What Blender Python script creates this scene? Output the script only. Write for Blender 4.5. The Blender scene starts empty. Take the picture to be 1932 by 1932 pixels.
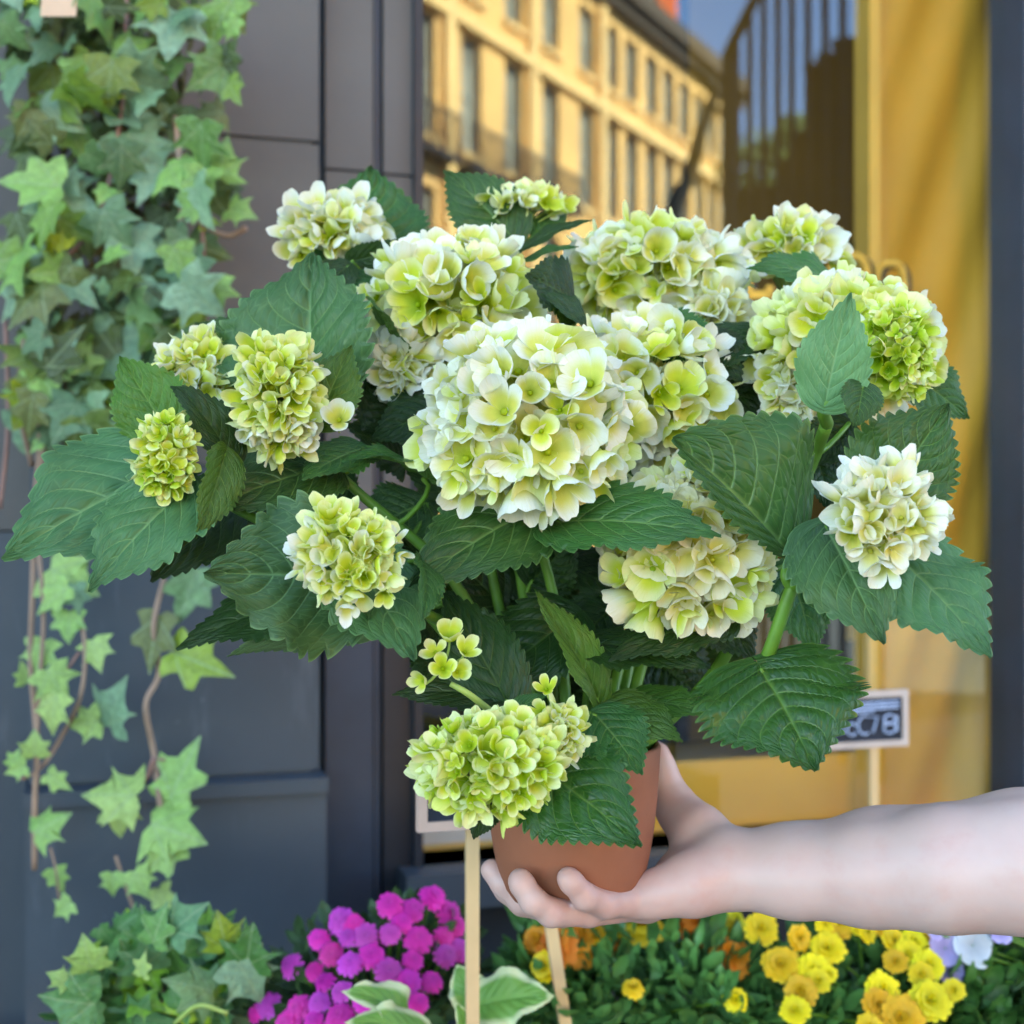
import bpy, math, random
import numpy as np
from mathutils import Vector, Matrix

# ------------------------------------------------------------------ camera, sky, sun, exposure
scene = bpy.context.scene
F = 2654.0            # focal length in photo units (photo read as 1932 x 1932)
HC = 1.30             # camera height
cam_d = bpy.data.cameras.new("camera")
cam = bpy.data.objects.new("camera", cam_d)
scene.collection.objects.link(cam)
cam.location = (0, 0, HC)
cam.rotation_euler = (math.radians(90), 0, 0)
cam_d.sensor_width = 36
cam_d.lens = 18.0 * F / 966.0
cam_d.clip_start = 0.05
cam_d.clip_end = 2000
cam_d.dof.use_dof = True
cam_d.dof.focus_distance = 0.97
cam_d.dof.aperture_fstop = 6.0
scene.camera = cam

SUN_AZ = Vector((0.6, 0.8, 0.0))
SUN_EL = math.radians(37)
sun_dir = Vector((SUN_AZ.x * math.cos(SUN_EL), SUN_AZ.y * math.cos(SUN_EL), math.sin(SUN_EL)))
world = bpy.data.worlds.new("World")
scene.world = world
world.use_nodes = True
wn = world.node_tree.nodes
sky = wn.new("ShaderNodeTexSky")
sky.sky_type = 'NISHITA'
sky.sun_disc = False
sky.sun_elevation = SUN_EL
sky.sun_rotation = math.atan2(SUN_AZ.x, SUN_AZ.y)
sky.altitude = 3000
sky.air_density = 1.0
sky.dust_density = 0.15
sky.ozone_density = 3.0
world.node_tree.links.new(sky.outputs[0], wn["Background"].inputs[0])
wn["Background"].inputs[1].default_value = 0.115
sd = bpy.data.lights.new("sun", 'SUN')
sd.energy = 5.0
sd.angle = math.radians(0.5)
sd.color = (1.0, 0.95, 0.86)
sun = bpy.data.objects.new("sun", sd)
scene.collection.objects.link(sun)
sun.location = (20, 30, 40)
sun.rotation_euler = sun_dir.to_track_quat('Z', 'Y').to_euler()
scene.view_settings.view_transform = 'Standard'
scene.view_settings.look = 'None'
scene.view_settings.exposure = 3.5
scene.view_settings.use_white_balance = True
scene.view_settings.white_balance_temperature = 8400
scene.view_settings.white_balance_tint = 8
scene.view_settings.gamma = 1.0
scene.cycles.max_bounces = 8
scene.cycles.transparent_max_bounces = 12
scene.cycles.use_denoising = True
scene.cycles.caustics_reflective = False
scene.cycles.caustics_refractive = False

RNG = random.Random(7)
COL = scene.collection
CAM = Vector((0, 0, HC))

# ------------------------------------------------------------------ helpers
def P(u, v, d):
    return Vector(((u - 966) / F * d, d, HC - (v - 966) / F * d))

TH = math.radians(17)
WA = Vector((math.cos(TH), math.sin(TH), 0))
WN = Vector((math.sin(TH), -math.cos(TH), 0))
W0 = Vector((0, 2.2, 0))
def ws(u, v, off=0.0):
    """photo point -> (along wall, height) on the shop wall plane moved out by off"""
    r = Vector(((u - 966) / F, 1, -(v - 966) / F))
    t = (W0 + WN * off - CAM).dot(WN) / r.dot(WN)
    p = CAM + r * t
    return (p - W0).dot(WA), p.z
def wp(s, z, off):
    return W0 + WA * s + WN * off + Vector((0, 0, z))
def wall_pt(u, v, off=0.0):
    s, z = ws(u, v, off)
    return wp(s, z, off)
GLASS_OFF = -0.02
def mirror(p):
    q = Vector(p) - (W0 + WN * GLASS_OFF)
    return Vector(p) - WN * (2 * q.dot(WN))

def tag(o, label=None, cat=None, group=None, kind=None):
    if label: o["label"] = label
    if cat: o["category"] = cat
    if group: o["group"] = group
    if kind: o["kind"] = kind
    return o
def thing(name, loc, label, cat, group=None):
    o = bpy.data.objects.new(name, None)
    o.empty_display_size = 0.05
    COL.objects.link(o)
    o.location = loc
    return tag(o, label, cat, group)
def mesh_of(name, V, Fs, uv=None, smooth=True):
    me = bpy.data.meshes.new(name)
    me.from_pydata([tuple(v) for v in V], [], [tuple(f) for f in Fs])
    if smooth:
        me.polygons.foreach_set("use_smooth", [True] * len(me.polygons))
    if uv is not None:
        l = me.uv_layers.new(name="UVMap")
        idx = np.zeros(len(me.loops), dtype=np.int32)
        me.loops.foreach_get("vertex_index", idx)
        l.data.foreach_set("uv", np.asarray(uv, dtype=np.float32)[idx].ravel())
    me.update()
    return me
WM = {}
def put(name, me, mat, parent=None, matrix=None):
    """links a mesh; matrix is in world space"""
    o = bpy.data.objects.new(name, me)
    COL.objects.link(o)
    if mat is not None and len(me.materials) == 0:
        me.materials.append(mat)
    Mx = matrix.copy() if matrix is not None else Matrix.Identity(4)
    if parent is not None:
        o.parent = parent
        o.matrix_parent_inverse = WM.get(parent.name, Matrix.Translation(parent.location)).inverted()
    o.matrix_basis = Mx
    WM[o.name] = Mx
    return o
class MB:
    """collects shapes for one mesh"""
    def __init__(self): self.V = []; self.F = []; self.UV = []
    def add(self, V, Fs, uv=None):
        b = len(self.V)
        self.V += [tuple(v) for v in V]
        self.F += [tuple(i + b for i in f) for f in Fs]
        self.UV += [tuple(x) for x in (uv if uv is not None else [(0, 0)] * len(V))]
        return self
    def box8(self, c):
        return self.add(c, [(0, 1, 2, 3), (7, 6, 5, 4), (0, 4, 5, 1), (1, 5, 6, 2), (2, 6, 7, 3), (3, 7, 4, 0)])
    def wbox(self, s0, s1, z0, z1, o0, o1):
        c = [wp(s0, z0, o1), wp(s1, z0, o1), wp(s1, z1, o1), wp(s0, z1, o1),
             wp(s0, z0, o0), wp(s1, z0, o0), wp(s1, z1, o0), wp(s0, z1, o0)]
        return self.box8(c)
    def box(self, x0, x1, y0, y1, z0, z1):
        return self.box8([(x0, y0, z0), (x1, y0, z0), (x1, y0, z1), (x0, y0, z1), (x0, y1, z0), (x1, y1, z0), (x1, y1, z1), (x0, y1, z1)])
    def obox(self, c, ax, ay, az):
        """box from centre and three half-axis vectors"""
        c = Vector(c)
        return self.box8([c - ax - ay - az, c + ax - ay - az, c + ax - ay + az, c - ax - ay + az,
                          c - ax + ay - az, c + ax + ay - az, c + ax + ay + az, c - ax + ay + az])
    def tube(self, pts, rad, n=6, cap=True):
        pts = [Vector(p) for p in pts]
        if not hasattr(rad, '__len__'): rad = [rad] * len(pts)
        V = []; Fs = []
        prev = None
        for i, p in enumerate(pts):
            t = (pts[min(i + 1, len(pts) - 1)] - pts[max(i - 1, 0)])
            if t.length < 1e-9: t = Vector((0, 0, 1))
            t.normalize()
            if prev is None:
                x = t.orthogonal().normalized()
            else:
                x = (prev - t * prev.dot(t))
                x = x.normalized() if x.length > 1e-6 else t.orthogonal().normalized()
            prev = x
            y = t.cross(x)
            for k in range(n):
                a = 2 * math.pi * k / n
                V.append(p + (x * math.cos(a) + y * math.sin(a)) * rad[i])
        for i in range(len(pts) - 1):
            for k in range(n):
                a, b = i * n + k, i * n + (k + 1) % n
                Fs.append((a, b, b + n, a + n))
        if cap:
            Fs.append(tuple(range(n - 1, -1, -1)))
            Fs.append(tuple((len(pts) - 1) * n + k for k in range(n)))
        return self.add(V, Fs)
    def lathe(self, prof, c, n=48, closed=False):
        c = Vector(c); V = []; Fs = []
        for r, z in prof:
            for k in range(n):
                a = 2 * math.pi * k / n
                V.append((c.x + r * math.cos(a), c.y + r * math.sin(a), c.z + z))
        for i in range(len(prof) - 1):
            for k in range(n):
                a, b = i * n + k, i * n + (k + 1) % n
                Fs.append((a, b, b + n, a + n))
        return self.add(V, Fs)
    def build(self, name, mat, parent=None, smooth=False, uv=False):
        return put(name, mesh_of(name, self.V, self.F, self.UV if uv else None, smooth), mat, parent)
def bez(p0, p1, p2, p3, n=12):
    out = []
    for i in range(n + 1):
        t = i / n; a = 1 - t
        out.append(Vector(p0) * a**3 + Vector(p1) * (3 * a * a * t) + Vector(p2) * (3 * a * t * t) + Vector(p3) * t**3)
    return out
def smooth_path(pts, n=6):
    """Catmull-Rom through the points"""
    pts = [Vector(p) for p in pts]
    q = [pts[0] * 2 - pts[1]] + pts + [pts[-1] * 2 - pts[-2]]
    out = []
    for i in range(1, len(q) - 2):
        for k in range(n):
            t = k / n
            a, b, c, d = q[i - 1], q[i], q[i + 1], q[i + 2]
            out.append(0.5 * ((2 * b) + (c - a) * t + (2 * a - 5 * b + 4 * c - d) * t * t + (3 * b - a - 3 * c + d) * t**3))
    out.append(pts[-1])
    return out

# ------------------------------------------------------------------ materials
class NT:
    def __init__(self, name):
        self.m = bpy.data.materials.new(name)
        self.m.use_nodes = True
        self.t = self.m.node_tree
        self.b = self.t.nodes["Principled BSDF"]
        self.out = self.t.nodes["Material Output"]
    def n(self, typ, **kw):
        nd = self.t.nodes.new("ShaderNode" + typ)
        for k, v in kw.items(): setattr(nd, k, v)
        return nd
    def l(self, a, b): self.t.links.new(a, b)
    def set(self, node, key, val):
        if hasattr(val, "is_output") or isinstance(val, bpy.types.NodeSocket): self.l(val, node.inputs[key])
        else: node.inputs[key].default_value = val
    def math(self, op, a, b=None, c=None, clamp=False):
        nd = self.n("Math", operation=op); nd.use_clamp = clamp
        self.set(nd, 0, a)
        if b is not None: self.set(nd, 1, b)
        if c is not None: self.set(nd, 2, c)
        return nd.outputs[0]
    def mix(self, f, a, b, blend='MIX'):
        nd = self.n("Mix", data_type='RGBA', blend_type=blend)
        self.set(nd, 0, f); self.set(nd, 6, a); self.set(nd, 7, b)
        return nd.outputs[2]
    def maprange(self, v, a, b, c=0.0, d=1.0, smooth=False):
        nd = self.n("MapRange"); nd.clamp = True
        if smooth: nd.interpolation_type = 'SMOOTHSTEP'
        self.set(nd, 0, v); self.set(nd, 1, a); self.set(nd, 2, b); self.set(nd, 3, c); self.set(nd, 4, d)
        return nd.outputs[0]
    def noise(self, scale, detail=3.0, vec=None, rough=0.55):
        nd = self.n("TexNoise"); nd.inputs["Scale"].default_value = scale; nd.inputs["Detail"].default_value = detail
        nd.inputs["Roughness"].default_value = rough
        if vec is not None: self.l(vec, nd.inputs["Vector"])
        return nd.outputs[0]
    def coord(self, which="Object"):
        return self.n("TexCoord").outputs[which]
    def bump(self, h, strength=0.3, dist=0.002):
        nd = self.n("Bump"); nd.inputs["Strength"].default_value = strength; nd.inputs["Distance"].default_value = dist
        self.l(h, nd.inputs["Height"]); self.l(nd.outputs[0], self.b.inputs["Normal"])
        return nd.outputs[0]
def c4(c): return (c[0], c[1], c[2], 1.0)
def simple(name, c, rough=0.6, var=0.18, scale=12.0, bump=0.0, bscale=120.0, spec=0.4, dirt=None):
    t = NT(name)
    o = t.coord()
    f = t.maprange(t.noise(scale, 5, o), 0.3, 0.7)
    col = t.mix(f, c4([x * (1 - var) for x in c]), c4([min(1, x * (1 + var)) for x in c]))
    if dirt:
        g = t.maprange(t.noise(scale * 0.35, 6, o, 0.65), 0.52, 0.72)
        col = t.mix(g, col, c4(dirt))
    t.l(col, t.b.inputs["Base Color"])
    t.b.inputs["Roughness"].default_value = rough
    t.b.inputs["Specular IOR Level"].default_value = spec
    if bump: t.bump(t.noise(bscale, 4, o), bump, 0.003)
    return t.m
def thin(t, col, trans, normal=None, tcol=None):
    """mix the principled shader with translucency, for leaves and petals"""
    tr = t.n("BsdfTranslucent")
    t.l(tcol if tcol is not None else col, tr.inputs["Color"])
    mx = t.n("MixShader"); mx.inputs[0].default_value = trans
    t.l(t.b.outputs[0], mx.inputs[1]); t.l(tr.outputs[0], mx.inputs[2])
    t.l(mx.outputs[0], t.out.inputs["Surface"])
    if normal is not None: t.l(normal, tr.inputs["Normal"])

NV = 7.0
def leaf_material(name, dark, mid, vein, under, rough=0.42, veinamt=0.55, trans=0.14):
    t = NT(name)
    uv = t.n("UVMap"); sep = t.n("SeparateXYZ"); t.l(uv.outputs[0], sep.inputs[0])
    u, s = sep.outputs[0], sep.outputs[1]
    a = t.math('ABSOLUTE', u)
    k = t.math('MULTIPLY', t.math('SUBTRACT', s, t.math('MULTIPLY', t.math('POWER', a, 1.2), 0.40)), NV)
    f = t.math('FRACT', t.math('ADD', k, 20.0))
    dv = t.math('MINIMUM', f, t.math('SUBTRACT', 1.0, f))
    wid = t.maprange(a, 0.0, 1.0, 0.095, 0.030)
    lat = t.math('SUBTRACT', 1.0, t.math('DIVIDE', dv, wid), clamp=True)
    lat = t.math('MULTIPLY', lat, t.maprange(a, 0.55, 0.97, 1.0, 0.15))
    rib = t.math('SUBTRACT', 1.0, t.math('DIVIDE', a, t.maprange(s, 0.0, 1.0, 0.060, 0.025)), clamp=True)
    cv = t.n("CombineXYZ"); t.set(cv, 0, t.math('MULTIPLY', k, 1.0)); t.set(cv, 1, t.math('MULTIPLY', u, 9.5))
    oi = t.n("ObjectInfo")
    t.set(cv, 2, t.math('MULTIPLY', oi.outputs["Random"], 37.0))
    vo = t.n("TexVoronoi"); vo.feature = 'DISTANCE_TO_EDGE'; vo.inputs["Scale"].default_value = 1.0
    t.l(cv.outputs[0], vo.inputs["Vector"])
    ter = t.math('SUBTRACT', 1.0, t.math('DIVIDE', vo.outputs["Distance"], 0.05), clamp=True)
    vm = t.math('MAXIMUM', t.math('MULTIPLY', lat, 0.9), rib)
    vm2 = t.math('MAXIMUM', vm, t.math('MULTIPLY', ter, 0.30))
    o = t.coord()
    n1 = t.maprange(t.noise(22, 4, o), 0.3, 0.7)
    col = t.mix(n1, c4(dark), c4(mid))
    rv = t.maprange(oi.outputs["Random"], 0, 1, 0.75, 1.25)
    hs = t.n("HueSaturation"); t.l(col, hs.inputs["Color"]); t.l(rv, hs.inputs["Value"])
    t.l(t.maprange(oi.outputs["Random"], 0, 1, 0.485, 0.515), hs.inputs["Hue"])
    spots = t.maprange(t.noise(55, 6, o, 0.7), 0.70, 0.76)
    col = t.mix(t.math('MULTIPLY', spots, 0.25), hs.outputs[0], c4([x * 0.55 + 0.02 for x in mid]))
    col = t.mix(t.math('MULTIPLY', vm2, veinamt), col, c4(vein))
    edge = t.maprange(a, 0.965, 1.0)
    col = t.mix(t.math('MULTIPLY', edge, 0.45), col, c4(vein))
    geo = t.n("NewGeometry")
    ucol = t.mix(t.math('MULTIPLY', vm2, 0.6), c4(under), c4([min(1, x * 1.7) for x in under]))
    col = t.mix(geo.outputs["Backfacing"], col, ucol)
    t.l(col, t.b.inputs["Base Color"])
    rg = t.maprange(t.noise(40, 3, o), 0.3, 0.7, rough - 0.08, rough + 0.12)
    t.l(rg, t.b.inputs["Roughness"])
    t.b.inputs["Specular IOR Level"].default_value = 0.32
    h = t.math('ADD', t.math('MULTIPLY', t.math('MINIMUM', vo.outputs["Distance"], 0.25), 2.2),
               t.math('ADD', t.math('MULTIPLY', vm, -0.9), t.math('MULTIPLY', t.noise(160, 3, o), 0.25)))
    nb = t.bump(h, 0.5, 0.0017)
    tc = t.mix(0.5, col, c4((0.22, 0.42, 0.04)))
    thin(t, col, trans, nb, tc)
    return t.m

M = {}
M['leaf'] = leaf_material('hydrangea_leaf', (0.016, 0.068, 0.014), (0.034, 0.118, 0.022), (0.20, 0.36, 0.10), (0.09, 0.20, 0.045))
M['leaf_soft'] = leaf_material('hydrangea_leaf_soft', (0.030, 0.098, 0.030), (0.056, 0.158, 0.050), (0.22, 0.40, 0.15), (0.10, 0.21, 0.06), rough=0.46)
M['leaf_bright'] = leaf_material('hydrangea_leaf_bright', (0.036, 0.115, 0.012), (0.068, 0.180, 0.020), (0.22, 0.38, 0.10), (0.12, 0.25, 0.06))
M['leaf_shaded'] = leaf_material('hydrangea_leaf_shaded', (0.008, 0.030, 0.005), (0.015, 0.050, 0.008), (0.075, 0.15, 0.03), (0.07, 0.15, 0.03))  # dark copy of the leaf, shade inside the bush put into its colour
M['leaf_gloss'] = leaf_material('hydrangea_leaf_gloss', (0.010, 0.058, 0.011), (0.026, 0.105, 0.017), (0.14, 0.30, 0.06), (0.09, 0.20, 0.05), rough=0.27)
M['leaf_under'] = leaf_material('hydrangea_leaf_pale', (0.085, 0.20, 0.075), (0.12, 0.26, 0.10), (0.26, 0.44, 0.20), (0.13, 0.26, 0.08), rough=0.55, veinamt=0.75)

def floret_material(name, inner, mid, edge, p0, p1, deep=None):
    t = NT(name)
    uv = t.n("UVMap"); sep = t.n("SeparateXYZ"); t.l(uv.outputs[0], sep.inputs[0])
    s = sep.outputs[1]; u = t.math('ABSOLUTE', sep.outputs[0])
    o = t.coord()
    oi = t.n("ObjectInfo")
    at = t.n("Attribute"); at.attribute_name = "vary"
    rnd = t.math('FRACT', t.math('ADD', oi.outputs["Random"], at.outputs["Fac"]))
    e = t.math('MAXIMUM', s, t.math('MULTIPLY', t.math('POWER', u, 2.5), t.math('MULTIPLY', s, 1.15)))
    e = t.math('ADD', e, t.math('MULTIPLY', t.math('SUBTRACT', t.noise(90, 3, o), 0.5), 0.18))
    e = t.math('ADD', e, t.maprange(rnd, 0, 1, -0.16, 0.14))
    f1 = t.maprange(e, p0, p1, smooth=True)
    f0 = t.maprange(e, 0.02, p0, smooth=True)
    col = t.mix(f0, c4(inner), c4(mid))
    col = t.mix(f1, col, c4(edge))
    cv = t.n("CombineXYZ"); t.set(cv, 0, t.math('MULTIPLY', sep.outputs[0], 9.0)); t.set(cv, 1, t.math('MULTIPLY', s, 1.6))
    veins = t.noise(1.0, 3, cv.outputs[0])
    col = t.mix(t.maprange(veins, 0.52, 0.68, 0.0, 0.22), col, c4([x * 0.86 for x in mid]))
    t.l(col, t.b.inputs["Base Color"])
    t.b.inputs["Roughness"].default_value = 0.55
    t.b.inputs["Specular IOR Level"].default_value = 0.25
    nb = t.bump(veins, 0.35, 0.0012)
    thin(t, col, 0.30, nb)
    return t.m
M['fl_white'] = floret_material('floret_white', (0.42, 0.50, 0.025), (0.74, 0.74, 0.17), (0.88, 0.89, 0.78), 0.46, 0.90)
M['fl_cream'] = floret_material('floret_cream', (0.50, 0.50, 0.04), (0.80, 0.74, 0.22), (0.88, 0.86, 0.68), 0.46, 0.95)
M['fl_lime'] = floret_material('floret_lime', (0.30, 0.44, 0.010), (0.64, 0.72, 0.07), (0.86, 0.89, 0.48), 0.52, 0.98)
M['fl_green'] = floret_material('floret_green', (0.20, 0.38, 0.008), (0.46, 0.64, 0.03), (0.74, 0.83, 0.22), 0.55, 1.02)
M['stem'] = simple('green_stem', (0.10, 0.24, 0.025), 0.45, 0.25, 30)
M['stalk'] = simple('pale_stalk', (0.30, 0.42, 0.10), 0.5, 0.2, 40)

def petal(name, c, var=0.22):
    """petal colour that varies from bloom to bloom, darker towards the heart, slightly translucent"""
    t = NT(name)
    o = t.coord(); oi = t.n("ObjectInfo")
    sp = t.n("SeparateXYZ"); t.l(o, sp.inputs[0])
    r = t.math('SQRT', t.math('ADD', t.math('POWER', sp.outputs[0], 2.0), t.math('POWER', sp.outputs[1], 2.0)))
    f = t.maprange(t.math('ADD', r, t.math('MULTIPLY', t.noise(7, 3, o), 0.25)), 0.1, 0.6)
    col = t.mix(f, c4([x * 0.62 for x in c]), c4([min(1, x * 1.08 + 0.01) for x in c]))
    hs = t.n("HueSaturation"); t.l(col, hs.inputs["Color"])
    t.l(t.maprange(oi.outputs["Random"], 0, 1, 1 - var, 1 + var * 0.5), hs.inputs["Value"])
    t.l(t.maprange(t.math('FRACT', t.math('MULTIPLY', oi.outputs["Random"], 7.3)), 0, 1, 0.485, 0.515), hs.inputs["Hue"])
    t.l(hs.outputs[0], t.b.inputs["Base Color"]); t.b.inputs["Roughness"].default_value = 0.6
    thin(t, hs.outputs[0], 0.25)
    return t.m

# ------------------------------------------------------------------ the setting: ground, shop front, street behind the camera
M['slate_low'] = simple('slate_blue_paint', (0.050, 0.066, 0.085), 0.5, 0.25, 3.0, 0.15, 60, dirt=(0.075, 0.09, 0.11))
M['slate_up'] = simple('warm_grey_wall', (0.118, 0.106, 0.096), 0.62, 0.14, 2.5, 0.15, 50, dirt=(0.094, 0.087, 0.080))  # lighter, warmer grey for the upper wall
t = NT('slate_blue_paint')
o = t.coord(); mp_ = t.n("Mapping"); t.l(o, mp_.inputs[0]); mp_.inputs["Scale"].default_value = (9, 9, 1.6)
col = t.mix(t.maprange(t.noise(3, 5, o), 0.3, 0.7), c4((0.028, 0.041, 0.053)), c4((0.046, 0.062, 0.077)))
st_ = t.maprange(t.noise(2.6, 6, mp_.outputs[0], 0.65), 0.60, 0.76, 0, 0.55)
col = t.mix(st_, col, c4((0.10, 0.118, 0.138)))
col = t.mix(t.maprange(t.noise(26, 4, o, 0.7), 0.68, 0.74, 0, 0.5), col, c4((0.16, 0.18, 0.20)))
t.l(col, t.b.inputs["Base Color"]); t.b.inputs["Roughness"].default_value = 0.5
t.bump(t.noise(45, 4, o), 0.12, 0.003)
M['slate_low'] = t.m
M['frame_dark'] = simple('dark_frame_paint', (0.012, 0.017, 0.024), 0.45, 0.2, 8)
M['frame_blue'] = simple('navy_frame_paint', (0.022, 0.036, 0.056), 0.45, 0.2, 8)
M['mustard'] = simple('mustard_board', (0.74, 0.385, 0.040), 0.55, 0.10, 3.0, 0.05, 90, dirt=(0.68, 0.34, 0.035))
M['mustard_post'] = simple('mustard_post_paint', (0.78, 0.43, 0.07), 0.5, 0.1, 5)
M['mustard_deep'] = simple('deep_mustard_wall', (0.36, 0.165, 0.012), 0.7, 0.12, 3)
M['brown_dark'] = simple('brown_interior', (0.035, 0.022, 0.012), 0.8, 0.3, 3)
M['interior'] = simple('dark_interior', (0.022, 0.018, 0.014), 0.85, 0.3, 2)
M['pavement'] = simple('pavement_stone', (0.24, 0.23, 0.215), 0.8, 0.15, 1.5, 0.2, 60)
M['road'] = simple('asphalt', (0.085, 0.083, 0.080), 0.85, 0.2, 4, 0.3, 140)
M['upper'] = simple('shop_upper_stone', (0.30, 0.26, 0.20), 0.8, 0.2, 1.2, 0.2, 30)

def rect(name, x0, x1, y0, y1, z, mat):
    o = MB().add([(x0, y0, z), (x1, y0, z), (x1, y1, z), (x0, y1, z)], [(0, 1, 2, 3)]).build(name, mat)
    return tag(o, kind='structure')
rect('ground', -400, 400, -400, 400, -0.12, M['road'])
rect('road', -120, 120, -80, -1.8, -0.116, M['road'])
b = MB().box(-40, 40, -1.8, 12, -0.3, 0.0)
tag(b.build('pavement', M['pavement']), kind='structure')
# paving slabs near the shop, each its own slab
pave = bpy.data.objects['pavement']
slab = None
for i in range(6):
    for j in range(5):
        x0, y0 = -1.8 + i * 0.6, -0.9 + j * 0.6
        if slab is None:
            slab = MB().box(0.004, 0.596, 0.004, 0.596, 0.0, 0.012)
            slab = mesh_of('slab', slab.V, slab.F, None, False)
        put('slab', slab, M['pavement'], pave, Matrix.Translation((x0, y0, 0)))

shop = thing('shop_front', wp(0.2, 0, 0), 'slate-painted shop front with large window and mustard display boards', 'shop')
def wpart(name, mat, s0, s1, z0, z1, o0, o1, parent=None):
    return MB().wbox(s0, s1, z0, z1, o0, o1).build(name, mat, parent or shop)
S = lambda u, off=0.0, v=966: ws(u, v, off)[0]
Z = lambda u, v, off=0.0: ws(u, v, off)[1]
# building mass above and around the window (blocks the sun from behind)
zt = 2.95
sill = Z(800, 1640, 0.05)
sL, sR = S(781), S(1908)
wpart('upper_wall', M['upper'], -14, 16, zt + 0.9, 17.5, -0.5, 0.0)
wpart('fascia', M['frame_blue'], -6, 6, zt, zt + 0.9, -0.5, 0.06)
wpart('roof', M['upper'], -14, 16, 17.5, 17.9, -9, 0.25)
wpart('back_wall', M['upper'], -14, 16, 0, 17.5, -9, -8.6)
wpart('side_wall', M['upper'], -14, -13.6, 0, 17.5, -8.6, -0.5)
wpart('side_wall', M['upper'], 15.6, 16, 0, 17.5, -8.6, -0.5)
wpart('side_pier', M['slate_low'], -14, -6.0, 0, zt + 0.9, -0.5, -0.01)
wpart('side_pier', M['slate_low'], 6.0, 16, 0, zt + 0.9, -0.5, -0.01)
wpart('right_pier', M['frame_blue'], sR + 0.05, 6.0, 0, zt, -0.5, 0.03)
# left pier: recess, shaft with stone courses, base block with ledge
wpart('left_pier', M['slate_low'], -6.0, S(-260), 0, zt, -0.5, -0.02)
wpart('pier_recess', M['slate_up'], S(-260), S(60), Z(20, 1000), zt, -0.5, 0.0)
wpart('pier_recess', M['slate_low'], S(-260), S(60), 0, Z(20, 1000) - 0.003, -0.5, -0.002)
zb = Z(330, 1496, 0.12)
courses = [zb + 0.012, Z(500, 880, 0.08), Z(500, 262, 0.08), Z(500, -420, 0.08), zt]
for i in range(4):
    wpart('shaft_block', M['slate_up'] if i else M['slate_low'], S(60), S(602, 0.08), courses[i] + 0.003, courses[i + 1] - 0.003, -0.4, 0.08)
wpart('shaft_core', M['slate_low'], S(60) + 0.01, S(602, 0.08) - 0.01, zb, zt, -0.4, 0.074)
wpart('base_block', M['slate_low'], S(48, 0.12), S(616, 0.12), 0, zb - 0.01, -0.4, 0.12)
wpart('base_ledge', M['slate_low'], S(44, 0.13), S(620, 0.13), zb - 0.009, zb + 0.011, -0.4, 0.13)
wpart('base_plinth', M['slate_low'], S(44, 0.15), S(622, 0.15), 0, 0.18, 0.12, 0.15)
# strips between pier and window
for i, (z0, z1) in enumerate(((0.0, Z(650, 1200)), (Z(650, 1200), Z(650, 330)), (Z(650, 330), zt))):
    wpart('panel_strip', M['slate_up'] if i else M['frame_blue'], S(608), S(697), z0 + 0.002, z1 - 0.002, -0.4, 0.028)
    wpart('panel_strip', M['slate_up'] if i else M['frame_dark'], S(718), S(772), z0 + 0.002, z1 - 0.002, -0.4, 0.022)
wpart('groove', M['frame_blue'], S(590), S(774), 0, zt, -0.42, 0.004)
wpart('groove_bead', M['frame_blue'], S(701), S(711), 0, zt, 0.0, 0.020)
# window frame
wpart('frame_stile', M['frame_dark'], S(772), sL + 0.006, sill, zt, -0.06, 0.036)
wpart('frame_stile', M['frame_blue'], sR, sR + 0.05, sill, zt, -0.06, 0.036)
wpart('frame_rail', M['frame_blue'], sL + 0.006, sR, sill, Z(800, 1627, -0.01), -0.06, 0.03)
wpart('frame_rail', M['frame_dark'], sL + 0.006, sR, zt - 0.07, zt, -0.06, 0.03)
wpart('window_sill', M['slate_low'], sL - 0.03, sR + 0.05, sill - 0.055, sill, -0.06, 0.085)
wpart('stall_riser', M['frame_dark'], sL - 0.03, sR + 0.05, 0.0, sill - 0.055, -0.3, 0.02)
# glass
g = NT('window_glass')
tr = g.n("BsdfTransparent"); tr.inputs[0].default_value = (0.93, 0.94, 0.92, 1)
gl = g.n("BsdfGlossy"); gl.inputs["Roughness"].default_value = 0.004; gl.inputs["Color"].default_value = (0.60, 0.82, 1.0, 1)   # blue tint added so the reflected sky looks bluer
gn = g.n("Bump"); gn.inputs["Strength"].default_value = 0.02; gn.inputs["Distance"].default_value = 0.01
g.l(g.noise(1.1, 1, g.coord()), gn.inputs["Height"]); g.l(gn.outputs[0], gl.inputs["Normal"])
mx = g.n("MixShader"); mx.inputs[0].default_value = 0.14
g.l(tr.outputs[0], mx.inputs[1]); g.l(gl.outputs[0], mx.inputs[2]); g.l(mx.outputs[0], g.out.inputs["Surface"])
M['glass'] = g.m
zr = Z(800, 1627, -0.01)
MB().add([wp(sL + 0.006, zr, GLASS_OFF), wp(sR, zr, GLASS_OFF), wp(sR, zt - 0.07, GLASS_OFF), wp(sL + 0.006, zt - 0.07, GLASS_OFF)], [(0, 1, 2, 3)]).build('glass_pane', M['glass'], shop)
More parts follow.
